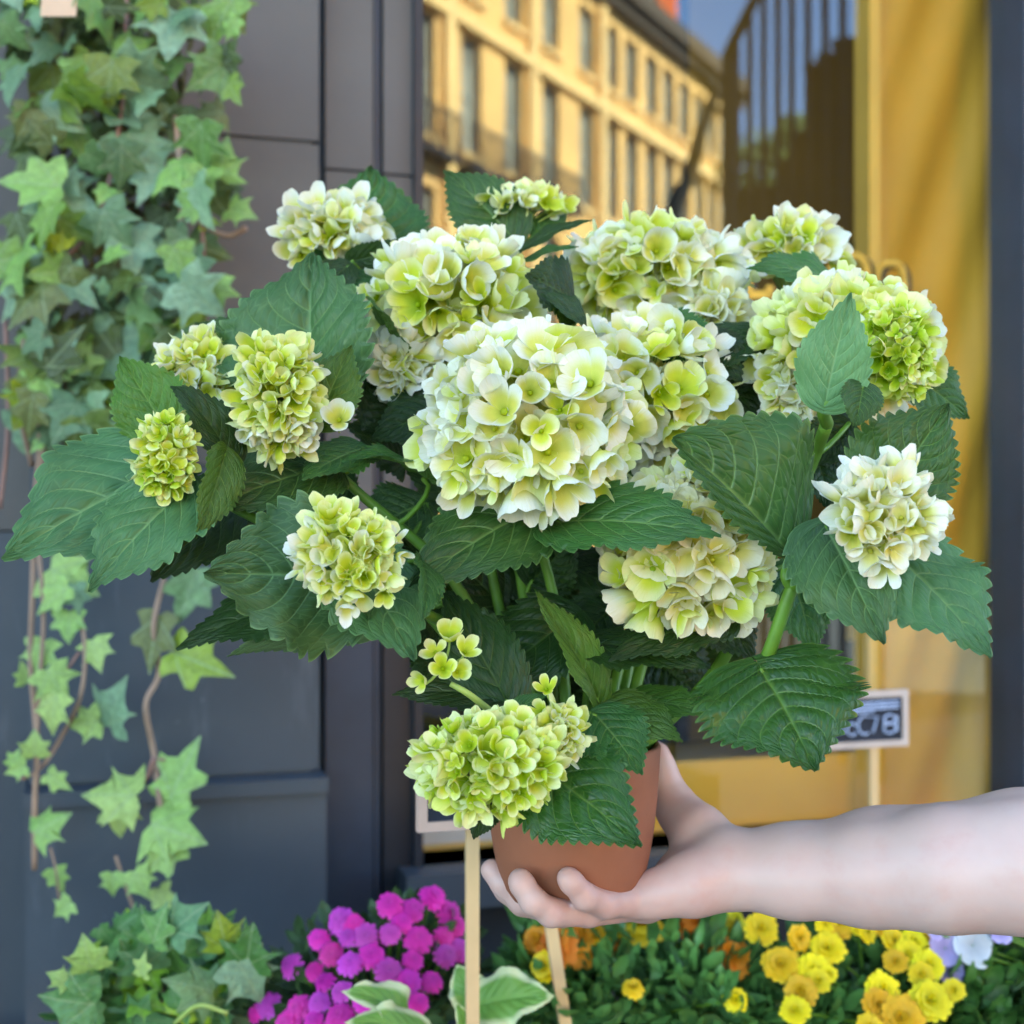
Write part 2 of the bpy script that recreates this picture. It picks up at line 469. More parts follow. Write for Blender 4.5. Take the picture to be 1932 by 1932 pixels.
# display inside the window
zshelf = Z(1400, 1568, -0.06)
wpart('display_floor', M['mustard'], sL, sR, zr - 0.05, zr - 0.004, -0.95, -0.065)
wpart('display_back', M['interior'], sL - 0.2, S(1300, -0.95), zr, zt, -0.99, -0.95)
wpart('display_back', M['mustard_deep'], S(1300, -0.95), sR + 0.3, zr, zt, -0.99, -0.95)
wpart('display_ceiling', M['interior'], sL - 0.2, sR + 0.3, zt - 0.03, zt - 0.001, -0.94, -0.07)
wpart('display_side', M['interior'], sL - 0.2, sL - 0.16, zr, zt - 0.04, -0.94, -0.07)
wpart('display_post', M['mustard_post'], S(1640, -0.05), S(1661, -0.05), zr, zt - 0.04, -0.10, -0.05)
cb = MB(); Vc = []; Fc = []; nS, nZ = 40, 60
s0c, s1c = S(1661, -0.09), sR + 0.05
for i in range(nS + 1):
    for j in range(nZ + 1):
        s_ = s0c + (s1c - s0c) * i / nS; z_ = zr + (zt - 0.04 - zr) * j / nZ
        ph = (s_ - 0.36 * (z_ - 1.3)) * 17.0
        f_ = 0.020 * math.sin(ph) * (0.6 + 0.4 * math.sin(ph * 0.37 + 1)) + 0.007 * math.sin(ph * 2.7 + 0.8)
        Vc.append(wp(s_, z_, -0.105 + f_))
for i in range(nS):
    for j in range(nZ):
        a = i * (nZ + 1) + j; Fc.append((a, a + nZ + 1, a + nZ + 2, a + 1))
cb.add(Vc, Fc).build('display_curtain', M['mustard'], shop, True)
wpart('display_skirt', M['mustard'], S(1000, -0.10), S(1640, -0.10) - 0.004, zr, Z(1400, 1432, -0.10), -0.12, -0.10)
wpart('display_skirt', M['mustard_post'], sL + 0.02, S(1000, -0.08), zr, Z(860, 1598, -0.08), -0.11, -0.08)
M['paper'] = simple('white_card', (0.62, 0.60, 0.58), 0.8, 0.06, 8)
wpart('display_card', M['paper'], sL + 0.025, S(960, -0.12), Z(860, 1598, -0.12) + 0.002, Z(860, 1500, -0.12), -0.14, -0.12)

# gold lettering with black shade on the glass (only pieces show above the flowers)
M['gold'] = simple('gold_leaf', (0.62, 0.36, 0.05), 0.35, 0.15, 30)
M['black'] = simple('black_paint', (0.010, 0.010, 0.010), 0.5, 0.2, 10)
def letter(kind, u0, u1, v0, v1, w):
    off = -0.012
    def strokes(off, du, dv, ww):
        b = MB()
        def poly(pts):
            pts3 = [wall_pt(u + du, v + dv, off) for u, v in pts]
            for i in range(len(pts3) - 1):
                p, q = pts3[i], pts3[i + 1]
                d = (q - p).normalized(); side = d.cross(WN) * ww / 2; e = d * ww * 0.22
                b.obox((p + q) / 2, (q - p) / 2 + e, WN * 0.0016, side)
        if kind == 'L':
            poly([(u0, v0), (u0, v1)]); poly([(u0, v1), (u1, v1), (u1, v1 - 14)])
        else:
            cx, cy, rx, ry = (u0 + u1) / 2, (v0 + v1) / 2, (u1 - u0) / 2, (v1 - v0) / 2
            poly([(cx + rx * math.copysign(abs(math.cos(a))**0.7, math.cos(a)), cy - ry * math.copysign(abs(math.sin(a))**0.7, math.sin(a))) for a in [2 * math.pi * k / 28 for k in range(29)]])
        return b
    L = strokes(-0.009, 0, 0, w).build('letter', M['gold'], shop)
    strokes(-0.015, 7, 5, w * 1.15).build('letter_shade', M['black'], L)
letter('L', 1412, 1452, 440, 556, 0.013)
letter('O', 1500, 1572, 470, 560, 0.013)
letter('O', 1566, 1637, 482, 580, 0.013)
letter('O', 1655, 1706, 496, 585, 0.011)

# ---- street opposite (seen only in the glass): built where it stands, behind the camera
M['stone'] = simple('sandstone', (0.78, 0.42, 0.14), 0.85, 0.14, 0.5, 0.2, 8, dirt=(0.62, 0.33, 0.12))
M['stone_trim'] = simple('sandstone_trim', (0.80, 0.48, 0.19), 0.85, 0.1, 0.8)
M['cornice'] = simple('sooty_stone', (0.085, 0.055, 0.035), 0.9, 0.2, 0.8)
M['slate_roof'] = simple('slate_roof', (0.10, 0.095, 0.095), 0.8, 0.2, 1)
M['sash'] = simple('window_sash', (0.30, 0.29, 0.24), 0.6, 0.1, 2)
M['pane'] = simple('window_pane', (0.24, 0.22, 0.17), 0.25, 0.4, 0.6)
M['orange'] = simple('orange_chimney_pot', (0.75, 0.13, 0.02), 0.7, 0.2, 3)
M['white_render'] = simple('white_render', (0.72, 0.68, 0.60), 0.8, 0.1, 1)
M['iron'] = simple('black_iron', (0.012, 0.012, 0.014), 0.5, 0.2, 5)
M['shaded_stone'] = simple('shaded_gable_stone', (0.012, 0.009, 0.006), 0.9, 0.25, 0.7)  # dark stone taken near black, the gable's shade put into its colour
VPX = 2345.0
KB = 52000.0
dv_ = Vector(((VPX - 966) / F, 1, 0)).normalized()
nv_ = Vector((dv_.y, -dv_.x, 0))
pB = Vector(((1110 - 966) / F, 1, 0)) * (KB / (VPX - 1110))
def bl(u):                     # photo column -> metres along the terrace
    r = Vector(((u - 966) / F, 1, 0))
    t = pB.dot(nv_) / r.dot(nv_)
    return (r * t - pB).dot(dv_)
def bh(u, v):                  # height on the terrace front at that column
    r = Vector(((u - 966) / F, 1, 0)); t = pB.dot(nv_) / r.dot(nv_)
    return HC - (v - 966) / F * t
def bp(l, h, o):
    return mirror(pB + dv_ * l + nv_ * o + Vector((0, 0, h)))
def bbox(mb, l0, l1, h0, h1, o0, o1):
    mb.box8([bp(l0, h0, o1), bp(l1, h0, o1), bp(l1, h1, o1), bp(l0, h1, o1), bp(l0, h0, o0), bp(l1, h0, o0), bp(l1, h1, o0), bp(l0, h1, o0)])
terr = thing('sandstone_terrace', bp(0, 0, 0), 'sunlit golden sandstone terrace of tall sash windows reflected in the shop glass', 'building')
l0, l1 = bl(700), bl(1386)
hc_ = bh(1200, 36)
u_cols = [800, 890, 970, 1040, 1108, 1154, 1192, 1230, 1262, 1292, 1320, 1344, 1366]
cols = [bl(u) for u in u_cols]
ww_ = 1.05
rows = [(0.6, 3.3), (bh(970, 330), bh(970, 118)), (bh(1155, 172), bh(1155, 50))]
rows[0] = (max(0.6, rows[1][0] - 4.0), rows[1][0] - 1.2)
wallb = MB()
lv = [l0]
for c in cols: lv += [c - ww_ / 2, c + ww_ / 2]
lv.append(l1)
hv = [0]
for a, b_ in rows: hv += [a, b_]
hv.append(hc_)
for i in range(len(lv) - 1):
    if lv[i + 1] - lv[i] < 0.01: continue
    if i % 2 == 0:
        bbox(wallb, lv[i], lv[i + 1], 0, hc_, -0.6, 0)
    else:
        for j in range(0, len(hv) - 1, 2):
            bbox(wallb, lv[i], lv[i + 1], hv[j], hv[j + 1], -0.6, 0)
bbox(wallb, l0, l1, 0, hc_, -8, -0.7)
wallb.build('wall', M['stone'], terr)
for c in cols:
    for a, b_ in rows:
        f = MB()
        bbox(f, c - ww_ / 2, c - ww_ / 2 + 0.09, a, b_, -0.3, -0.18); bbox(f, c + ww_ / 2 - 0.09, c + ww_ / 2, a, b_, -0.3, -0.18)
        bbox(f, c - ww_ / 2 + 0.09, c + ww_ / 2 - 0.09, b_ - 0.1, b_, -0.3, -0.18); bbox(f, c - ww_ / 2 + 0.09, c + ww_ / 2 - 0.09, a, a + 0.1, -0.3, -0.18)
        bbox(f, c - ww_ / 2 + 0.09, c + ww_ / 2 - 0.09, (a + b_) / 2 - 0.04, (a + b_) / 2 + 0.04, -0.3, -0.18)
        wo = f.build('window', M['sash'], terr)
        pm = MB(); bbox(pm, c - ww_ / 2 + 0.09, c + ww_ / 2 - 0.09, a + 0.1, b_ - 0.1, -0.28, -0.24); pm.build('pane', M['pane'], wo)
        sm = MB(); bbox(sm, c - ww_ / 2 - 0.1, c + ww_ / 2 + 0.1, a - 0.14, a - 0.002, -0.1, 0.12); sm.build('sill', M['stone_trim'], wo)
m = MB(); bbox(m, l0, l1 + 0.2, rows[2][0] - 0.9, rows[2][0] - 0.6, -0.1, 0.18); m.build('string_course', M['stone_trim'], terr)
m = MB(); bbox(m, l0, l1 + 0.5, hc_, hc_ + 0.55, -0.6, 0.6); bbox(m, l0, l1 + 0.3, hc_ - 0.35, hc_ - 0.001, 0.002, 0.35); m.build('cornice', M['cornice'], terr)
m = MB()
m.box8([bp(l0, hc_ + 0.56, -0.7), bp(l1, hc_ + 0.56, -0.7), bp(l1, hc_ + 3.2, -4.2), bp(l0, hc_ + 3.2, -4.2), bp(l0, hc_ + 0.56, -8), bp(l1, hc_ + 0.56, -8), bp(l1, hc_ + 3.19, -4.3), bp(l0, hc_ + 3.19, -4.3)])
m.build('roof', M['slate_roof'], terr)
lc = bl(1262)
m = MB(); bbox(m, lc - 2.6, lc - 0.9, hc_ + 0.56, hc_ + 4.6, -1.4, -0.2); st = m.build('chimney_stack', M['white_render'], terr)
m = MB()
for q in (-0.2, 0.75): m.lathe([(0.30, 0), (0.36, 0.2), (0.30, 0.5), (0.27, 2.6), (0.34, 2.7), (0.30, 2.9)], bp(lc + q, hc_ + 0.56, -0.3), 14)
m.build('chimney_pot', M['orange'], st)
m = MB()
for c in cols[:4]:
    bl0 = rows[1][0] - 0.45
    bbox(m, c - 0.95, c + 0.95, bl0 - 0.12, bl0, 0.0, 0.55)
    bbox(m, c - 0.95, c + 0.95, bl0 + 0.95, bl0 + 1.0, 0.5, 0.55)
    for k in range(13):
        bbox(m, c - 0.93 + k * 0.155 - 0.015, c - 0.93 + k * 0.155 + 0.015, bl0, bl0 + 0.95, 0.51, 0.54)
m.build('balcony', M['iron'], terr)
for pl in (bl(842), bl(1000), bl(1132)):
    m = MB(); bbox(m, pl - 0.22, pl + 0.22, 0, hc_ - 0.4, 0.002, 0.16); m.build('pilaster', M['stone_trim'], terr)

# dark crow-stepped gable, in shade
nvB = Vector((-0.506, -0.859, 0)); dB = Vector((0.859, -0.506, 0))
pG = P(1390, 966, 22.0); pG.z = 0
def gp(u, v, o):
    r = Vector(((u - 966) / F, 1, -(v - 966) / F))
    t = (pG - Vector((0, 0, 0))).dot(nvB) / Vector((r.x, r.y, 0)).dot(nvB)
    p = CAM + r * t
    return mirror(p + nvB * o)
gable = thing('crow_stepped_house', gp(1600, 966, 0), 'dark shaded house with crow-stepped gable reflected beside the blue sky', 'building')
steps = [(1392, 372), (1462, 372), (1462, 320), (1496, 320), (1496, 268), (1520, 268), (1520, 140), (1545, 140), (1545, 120), (1572, 120), (1572, 94), (1614, 94), (1614, -60), (1650, -60), (1650, -200), (1980, -200)]
b = MB()
for i in range(0, len(steps) - 1, 2):
    (ua, va), (ub, vb) = steps[i], steps[i + 1]
    A = [gp(ua, va, 0), gp(ub, va, 0)]
    zt0 = A[0].z
    ga, gb = gp(ua, 966, 0), gp(ub, 966, 0); ga.z = gb.z = 0
    back = mirror(nvB * -6) - mirror(Vector((0, 0, 0)))
    b.box8([ga, gb, Vector((gb.x, gb.y, zt0)), Vector((ga.x, ga.y, zt0))] + [x + back for x in (ga, gb, Vector((gb.x, gb.y, zt0)), Vector((ga.x, ga.y, zt0)))])
b.build('gable_wall', M['shaded_stone'], gable)
b = MB()
for i in range(0, len(steps) - 1, 2):
    (ua, va), (ub, vb) = steps[i], steps[i + 1]
    zt0 = gp(ua, va, 0).z
    ga, gb = gp(ua, 966, 0.12), gp(ub, 966, 0.12)
    back = mirror(nvB * -1.0) - mirror(Vector((0, 0, 0)))
    ga.z = gb.z = zt0 + 0.001
    up = Vector((0, 0, 0.12))
    b.box8([ga, gb, gb + up, ga + up, ga + back, gb + back, gb + back + up, ga + back + up])
b.build('step_coping', M['shaded_stone'], gable)

# tall iron fence with raked top rail
fen = thing('iron_fence', mirror(Vector((P(1500, 966, 11).x, 11, 0))), 'tall black iron bar fence with raked top rail reflected against blue sky', 'fence')
fd = lambda u: 8.6 - (u - 1400) * 0.0070
def fpt(u, z):
    d = fd(u); p = P(u, 966, d); p.z = z
    return mirror(p)
def fz(u, v): return HC - (v - 966) / F * fd(u)
def railv(u): return 101 - (u - 1373) * 2.02
bars = [1390, 1415, 1441, 1468, 1494, 1524.5, 1557, 1590, 1624, 1660]
for u in bars:
    MB().tube([fpt(u, 0), fpt(u, fz(u, max(railv(u), -420)))], 0.021, 8).build('bar', M['iron'], fen, True)
MB().tube([fpt(1373, fz(1373, 101)), fpt(1424, fz(1424, -2)), fpt(1640, fz(1640, -438))], 0.035, 8).build('top_rail', M['iron'], fen, True)
MB().tube([fpt(1373, 0), fpt(1373, fz(1373, 98))], 0.035, 8).build('post', M['iron'], fen, True)
MB().tube([fpt(1373, 0.25), fpt(1664, 0.25)], 0.025, 8).build('bottom_rail', M['iron'], fen, True)

# bare street tree and a leafy tree in the reflection
M['bark'] = simple('dark_bark', (0.022, 0.016, 0.012), 0.9, 0.3, 6)
bt = thing('bare_tree', mirror(Vector((P(1262, 966, 13).x, 13, 0))), 'bare dark street tree with crooked limbs reflected before the terrace', 'tree')
def mp(u, v, d): return mirror(P(u, v, d))
g0 = P(1258, 966, 13); g0.z = 0
MB().tube(smooth_path([mirror(g0), mp(1260, 620, 13), mp(1272, 400, 13), mp(1300, 335, 13), mp(1325, 240, 13), mp(1350, 177, 13), mp(1386, 118, 13)]), [0.11 - 0.0022 * i for i in range(37)], 8).build('trunk', M['bark'], bt, True)
MB().tube(smooth_path([mp(1340, 200, 13), mp(1388, 222, 13)]), [0.045 - .003 * i for i in range(7)], 6).build('branch', M['bark'], bt, True)
MB().tube(smooth_path([mp(1352, 172, 13), mp(1325, 140, 12.9), mp(1295, 118, 12.8)]), [0.055 - .003 * i for i in range(13)], 6).build('branch', M['bark'], bt, True)
MB().tube(smooth_path([mp(1306, 320, 13), mp(1325, 285, 12.9), mp(1330, 255, 12.7)]), [0.03 - .0015 * i for i in range(13)], 6).build('branch', M['bark'], bt, True)
M['far_leaf'] = simple('tree_leaf', (0.085, 0.12, 0.025), 0.6, 0.4, 2)
lt = thing('leafy_tree', mirror(Vector((P(1440, 966, 34).x, 34, 0))), 'leafy olive-green tree reflected low behind the iron fence', 'tree')
g0 = P(1440, 966, 34); g0.z = 0
MB().tube([mirror(g0), mirror(g0 + Vector((0.2, 0, 3))), mirror(g0 + Vector((0, 0.2, 7)))], [0.3, 0.25, 0.1], 8).build('trunk', M['bark'], lt, True)
b = MB(); R2 = random.Random(3)
for i in range(1500):
    cc = R2.choice([(1405, 330, 55), (1440, 300, 55), (1478, 290, 45), (1500, 250, 35), (1450, 400, 80)])
    a = R2.random() * 6.28; rr = R2.random()**0.5
    p = P(cc[0] + cc[2] * rr * math.cos(a), cc[1] + cc[2] * rr * math.sin(a), 34 + R2.uniform(-1.5, 1.5))
    x = Vector((R2.gauss(0, 1), R2.gauss(0, 1), R2.gauss(0, 1))).normalized() * 0.12; y = x.orthogonal().normalized() * 0.07
    b.add([mirror(p - x), mirror(p + y), mirror(p + x), mirror(p - y)], [(0, 1, 2, 3)])
b.build('crown', M['far_leaf'], lt)

# ------------------------------------------------------------------ potted hydrangea
POT_D = 1.05
potc = P(1079, 1706, POT_D)
hyd = thing('potted_hydrangea', potc, 'white and lime mophead hydrangea in a terracotta pot, held up in a hand', 'hydrangea')
# terracotta
t = NT('terracotta')
o = t.coord()
col = t.mix(t.maprange(t.noise(14, 5, o), 0.3, 0.7), c4((0.245, 0.075, 0.032)), c4((0.31, 0.103, 0.048)))
col = t.mix(t.maprange(t.noise(38, 6, o, 0.7), 0.64, 0.72), col, c4((0.11, 0.042, 0.023)))
col = t.mix(t.maprange(t.noise(5, 4, o), 0.55, 0.8, 0, 0.35), col, c4((0.37, 0.17, 0.105)))
t.l(col, t.b.inputs["Base Color"]); t.b.inputs["Roughness"].default_value = 0.7
t.bump(t.noise(220, 4, o), 0.15, 0.001)
M['terracotta'] = t.m
M['soil'] = simple('potting_soil', (0.03, 0.02, 0.013), 0.95, 0.4, 40, 0.8, 150)
px = POT_D / F
prof = [(0, 0), (70 * px, 0.0), (96 * px, 4 * px), (118 * px, 18 * px), (132 * px, 40 * px), (141 * px, 70 * px), (148 * px, 105 * px), (155 * px, 150 * px),
        (160 * px, 200 * px), (164 * px, 255 * px), (167 * px, 300 * px), (165 * px, 304 * px), (158 * px, 304 * px), (156 * px, 270 * px), (150 * px, 262 * px)]
MB().lathe(prof, potc, 64).build('pot', M['terracotta'], hyd, True)
so = MB(); so.lathe([(156 * px, 268 * px), (100 * px, 274 * px), (40 * px, 278 * px), (0.0005, 279 * px)], potc, 40)
so.build('soil', M['soil'], hyd, True)

def leaf_mesh(name, L, W, fold, bend, wave, seed, asym=0.0, heart=0.0, nteeth=15, curl=0.0, pk=0.36, tooth=1.0):
    R = np.random.RandomState(seed)
    ns, nt = nteeth * 6, 15
    s = np.linspace(0, 1, ns + 1)
    t = np.linspace(-1, 1, 2 * nt + 1)
    Sg, Tg = np.meshgrid(s, t, indexing='ij')
    e1, e2 = 1.44 * pk, 1.44 * (1 - pk)
    prof = (s**e1) * (1 - s)**e2
    prof = prof / ((pk**e1) * (1 - pk)**e2)
    prof = prof * (1 - 0.42 * np.clip((s - 0.5) / 0.5, 0, 1)**1.3)
    prof = np.maximum(prof, 0.004)
    A = np.abs(Tg)
    p = np.mod(Sg * nteeth + R.rand() * 0.02 + (Tg > 0) * 0.5, 1.0)
    env = np.clip((Sg - 0.08) / 0.1, 0, 1)
    tam = (0.10 + 0.05 * R.rand()) * tooth
    tw = A**9 * env
    wid = (W / 2) * prof[:, None] * (1 + asym * np.sign(Tg)) 
    x = Tg * wid + np.sign(Tg) * tw * (1 - (1 - p)**2 - 0.62) * tam * (W / 2) * (0.4 + 0.6 * prof[:, None])
    slong = Sg + tw * p * 0.012
    # heart-shaped base: outer parts reach back
    back = -heart * np.sin(np.pi * np.clip(Sg / 0.35, 0, 1) * 0.5 + np.pi * 0.5) * A**1.6 * 0.16
    along = slong + np.where(Sg < 0.35, back, 0)
    # bent midrib
    phi = bend * (0.45 - s) + 0.25 * bend * (R.rand() - 0.5)
    if curl: phi = phi - curl * np.clip((s - 0.6) / 0.4, 0, 1)**2
    ds = L / ns
    my = np.concatenate([[0], np.cumsum(np.cos(phi[:-1]) * ds)])
    mz = np.concatenate([[0], np.cumsum(np.sin(phi[:-1]) * ds)])
    fa = fold * (1 - 0.45 * A) + wave * 0.9 * np.sin(2 * np.pi * (Sg * 2.3 + R.rand()) + np.sign(Tg) * 1.7) * A
    lx = x * np.cos(fa)
    lz = np.abs(x) * np.sin(fa)
    k = (Sg - 0.40 * A**1.2) * NV
    f = np.mod(k + 20, 1.0)
    quilt = np.clip(np.sin(np.pi * f), 0, 1)**0.75 * (1 - A**3) * np.clip(A / 0.12, 0, 1)
    lz = lz + quilt * W * 0.027 - (1 - np.clip(A / 0.06, 0, 1)) * W * 0.006
    lz = lz + W * 0.018 * wave / 0.2 * np.sin(2 * np.pi * (Sg * 4.1 + R.rand()) + Tg * 3) * A**2
    dy = (along - Sg) * L
    n_y = -np.sin(phi); n_z = np.cos(phi); t_y = np.cos(phi); t_z = np.sin(phi)
    Y = my[:, None] + t_y[:, None] * dy + n_y[:, None] * lz
    Zc = mz[:, None] + t_z[:, None] * dy + n_z[:, None] * lz
    tip = np.array([my[-1], mz[-1]]); cl = np.hypot(*tip); ca, sa = tip[0] / cl, tip[1] / cl
    Y2 = (Y * ca + Zc * sa); Z2 = (-Y * sa + Zc * ca)
    sc = L / cl
    V = np.stack([lx, Y2 * sc, Z2], -1).reshape(-1, 3)
    UV = np.stack([Tg, Sg], -1).reshape(-1, 2)
    m = 2 * nt + 1
    ii, jj = np.meshgrid(np.arange(ns), np.arange(2 * nt), indexing='ij')
    a = (ii * m + jj).ravel()
    Fs = np.stack([a, a + 1, a + m + 1, a + m], -1)
    return mesh_of(name, V.tolist(), Fs.tolist(), UV)
def frame(B, T, hint):
    y = (T - B).normalized()
    x = y.cross(Vector(hint)).normalized()
    z = x.cross(y)
    Mx = Matrix((x, y, z)).transposed().to_4x4()
    Mx.translation = B
    return Mx
leaf_list = []
def leaf(b, tp, w, n=(0, -0.8, 0.6), fold=0.18, bend=0.5, wave=0.10, mat='leaf', heart=0.5, asym=0.0, teeth=15, curl=0.0, pk=0.36):
    B, T = P(*b), P(*tp)
    L = (T - B).length
    dm = (b[2] + tp[2]) / 2
    sd_ = len(leaf_list) + 11
    me = leaf_mesh('leaf', L, w / F * dm, fold, bend, wave, sd_, asym, heart, teeth, curl, pk)
    ob = put('leaf', me, M[mat], hyd, frame(B, T, n))
    leaf_list.append((ob, B, (B - T).normalized()))
    return ob

UPN = (0, -0.55, 0.83)
# left side
leaf((345, 872, 1.03), (4, 1056, 0.97), 300, (0.12, -0.8, 0.55), 0.06, 0.35, 0.12, 'leaf_soft', heart=0.2, asym=0.05, teeth=13)
leaf((368, 905, 0.985), (168, 1117, 0.945), 215, (-0.15, -0.85, 0.45), 0.10, 0.35, 0.14, 'leaf_soft', teeth=12)
leaf((470, 920, 1.08), (285, 1098, 1.05), 200, (0.0, -0.7, 0.5), 0.1, 0.4, 0.1, 'leaf_shaded')
leaf((425, 852, 0.985), (368, 1016, 0.955), 105, (0.75, -0.6, 0.1), 0.65, 0.3, 0.12, 'leaf_bright')
leaf((325, 825, 1.03), (226, 672, 1.04), 150, (-0.2, -0.8, 0.45), 0.22, 0.35, 0.12, 'leaf_bright')
leaf((438, 872, 1.00), (322, 730, 0.99), 105, (0.25, -0.75, 0.6), 0.5, 0.9, 0.2, 'leaf_shaded', curl=0.6)
leaf((588, 745, 1.08), (592, 478, 1.10), 330, (-0.30, -0.85, 0.35), 0.42, 0.35, 0.10, 'leaf_soft', heart=0.6, asym=-0.10)
leaf((597, 800, 1.02), (664, 652, 1.03), 125, (0.1, -0.85, 0.4), 0.25, 0.3, 0.12, 'leaf_bright')
leaf((560, 690, 1.16), (368, 610, 1.17), 150, (0, -0.8, 0.5), 0.1, 0.3, 0.1)
leaf((806, 905, 1.05), (646, 872, 1.00), 120, (0.0, -0.35, 0.95), 0.5, 0.9, 0.1, 'leaf_gloss')
leaf((625, 880, 1.05), (396, 962, 1.00), 215, (0.0, -0.7, 0.65), 0.1, 0.4, 0.1, 'leaf')
leaf((690, 845, 1.05), (570, 905, 1.00), 130, (0.0, -0.65, 0.7), 0.1, 0.4, 0.1, 'leaf')
leaf((668, 1092, 0.99), (384, 1082, 0.93), 315, (0.10, -0.92, 0.25), 0.08, 0.35, 0.14, 'leaf_soft', heart=0.7, teeth=11)
leaf((672, 1060, 0.985), (782, 1246, 0.92), 215, (0.1, -0.85, 0.45), 0.16, 0.4, 0.14, 'leaf_soft', heart=0.7, teeth=11)
leaf((700, 1180, 0.97), (690, 1150, 0.93), 60, (0, -0.9, 0.3), 0.1, 0.3)
leaf((795, 1060, 0.96), (795, 1172, 0.90), 80, (0.6, -0.7, 0.2), 0.6, 0.5, 0.15, 'leaf')
leaf((610, 1125, 1.06), (333, 1226, 1.03), 165, (0, -0.55, 0.8), 0.1, 0.5, 0.1, 'leaf_shaded')
leaf((690, 1190, 1.04), (428, 1238, 1.02), 90, (0, -0.75, -0.6), 0.1, -0.8, 0.08, 'leaf_under')
leaf((560, 850, 1.10), (430, 800, 1.12), 140, UPN, 0.1, 0.4, 0.1, 'leaf_shaded')
# centre
leaf((1040, 945, 1.02), (772, 1110, 0.955), 225, (-0.15, -0.85, 0.45), 0.08, 0.45, 0.10, 'leaf', heart=0.7, asym=0.06)
leaf((1050, 985, 0.99), (1360, 1012, 0.93), 195, (0.05, -0.72, 0.65), 0.26, 0.4, 0.10, 'leaf', heart=0.8)
leaf((1494, 1052, 0.985), (1268, 828, 0.95), 250, (0.10, -0.9, 0.30), 0.24, 0.45, 0.10, 'leaf', heart=0.0, asym=0.60, pk=0.50)
leaf((960, 1330, 0.99), (838, 1112, 1.03), 150, (-0.2, -0.8, 0.5), 0.2, 0.4, 0.1, 'leaf_shaded')
leaf((1085, 1160, 1.06), (905, 1310, 1.03), 190, (0.0, -0.7, 0.5), 0.15, 0.4, 0.1, 'leaf_shaded')
leaf((960, 1318, 1.00), (740, 1312, 0.99), 130, (0, -0.5, 0.8), 0.2, 0.5, 0.1, 'leaf_shaded')
leaf((1128, 1325, 1.02), (1008, 1112, 1.00), 105, (0.55, -0.65, 0.2), 0.8, 0.6, 0.1, 'leaf_bright', curl=-0.5)
leaf((1100, 1215, 1.04), (1340, 1262, 1.00), 165, (0, -0.45, 0.85), 0.1, 0.5, 0.1, 'leaf_shaded')
leaf((1370, 1165, 1.03), (1148, 1248, 0.99), 140, (0, -0.6, 0.75), 0.1, 0.5, 0.12, 'leaf_shaded')
leaf((1330, 1130, 1.06), (1425, 1246, 1.05), 130, (0, -0.75, 0.5), 0.1, 0.5, 0.1, 'leaf_shaded')
leaf((1190, 1320, 1.05), (1345, 1350, 1.02), 110, (0, -0.5, 0.8), 0.1, 0.4, 0.1, 'leaf_bright')
leaf((1135, 1330, 1.02), (1288, 1400, 0.985), 130, (0.1, -0.6, 0.7), 0.1, 0.4, 0.1, 'leaf_bright')
leaf((1120, 1345, 1.00), (1212, 1462, 0.965), 150, (0.1, -0.75, 0.5), 0.1, 0.4, 0.1, 'leaf')
leaf((985, 1425, 0.985), (1210, 1598, 0.935), 245, (0.12, -0.86, 0.42), 0.10, 0.45, 0.08, 'leaf_gloss', heart=0.6, teeth=18)
leaf((925, 1508, 0.955), (893, 1584, 0.945), 70, (-0.2, -0.9, 0.2), 0.3, 0.3, 0.1, 'leaf_shaded')
leaf((955, 1500, 0.97), (928, 1552, 0.965), 50, (0.2, -0.9, 0.2), 0.3, 0.3, 0.1, 'leaf_shaded')
leaf((960, 1345, 0.96), (1035, 1312, 0.955), 45, (0, -0.6, 0.7), 0.2, 0.4, 0.1, 'leaf')
# right side
leaf((1660, 950, 1.00), (1790, 762, 1.00), 215, (0.15, -0.88, 0.35), 0.14, 0.35, 0.10, 'leaf', heart=0.6, asym=-0.08)
leaf((1672, 1035, 0.985), (1868, 1242, 0.93), 245, (0.15, -0.8, 0.5), 0.12, 0.45, 0.12, 'leaf_soft', heart=0.5, teeth=13)
leaf((1556, 990, 0.975), (1668, 1216, 0.92), 210, (-0.25, -0.85, 0.4), 0.22, 0.5, 0.12, 'leaf_soft', heart=0.5, asym=0.06, teeth=13)
leaf((1712, 705, 1.10), (1828, 790, 1.10), 130, (0.1, -0.85, 0.4), 0.15, 0.4, 0.1, 'leaf')
leaf((1556, 765, 0.985), (1606, 552, 0.965), 145, (-0.35, -0.9, 0.15), 0.12, 0.25, 0.10, 'leaf_under', heart=0.5, teeth=11)
leaf((1628, 725, 0.97), (1612, 808, 0.96), 85, (0.1, -0.85, 0.3), 0.4, 0.5, 0.1, 'leaf')
leaf((1590, 540, 1.20), (1408, 508, 1.14), 120, (0.1, -0.75, 0.65), 0.1, 0.6, 0.15, 'leaf')
leaf((1530, 545, 1.18), (1535, 596, 1.13), 100, (0, -0.75, 0.6), 0.1, 0.3, 0.1, 'leaf')
leaf((1434, 1262, 0.985), (1538, 1456, 0.93), 345, (0.02, -0.78, 0.6), 0.10, 0.5, 0.10, 'leaf_gloss', heart=1.0, teeth=19)
leaf((1486, 1070, 1.06), (1536, 1232, 1.04), 150, (0.1, -0.85, 0.4), 0.15, 0.4, 0.1, 'leaf', heart=0.8, teeth=22)
leaf((1540, 850, 1.06), (1560, 960, 1.05), 110, (0.2, -0.8, 0.5), 0.2, 0.4, 0.1, 'leaf_shaded')
leaf((1600, 800, 1.06), (1530, 880, 1.05), 110, (0.2, -0.8, 0.5), 0.2, 0.4, 0.1, 'leaf_shaded')
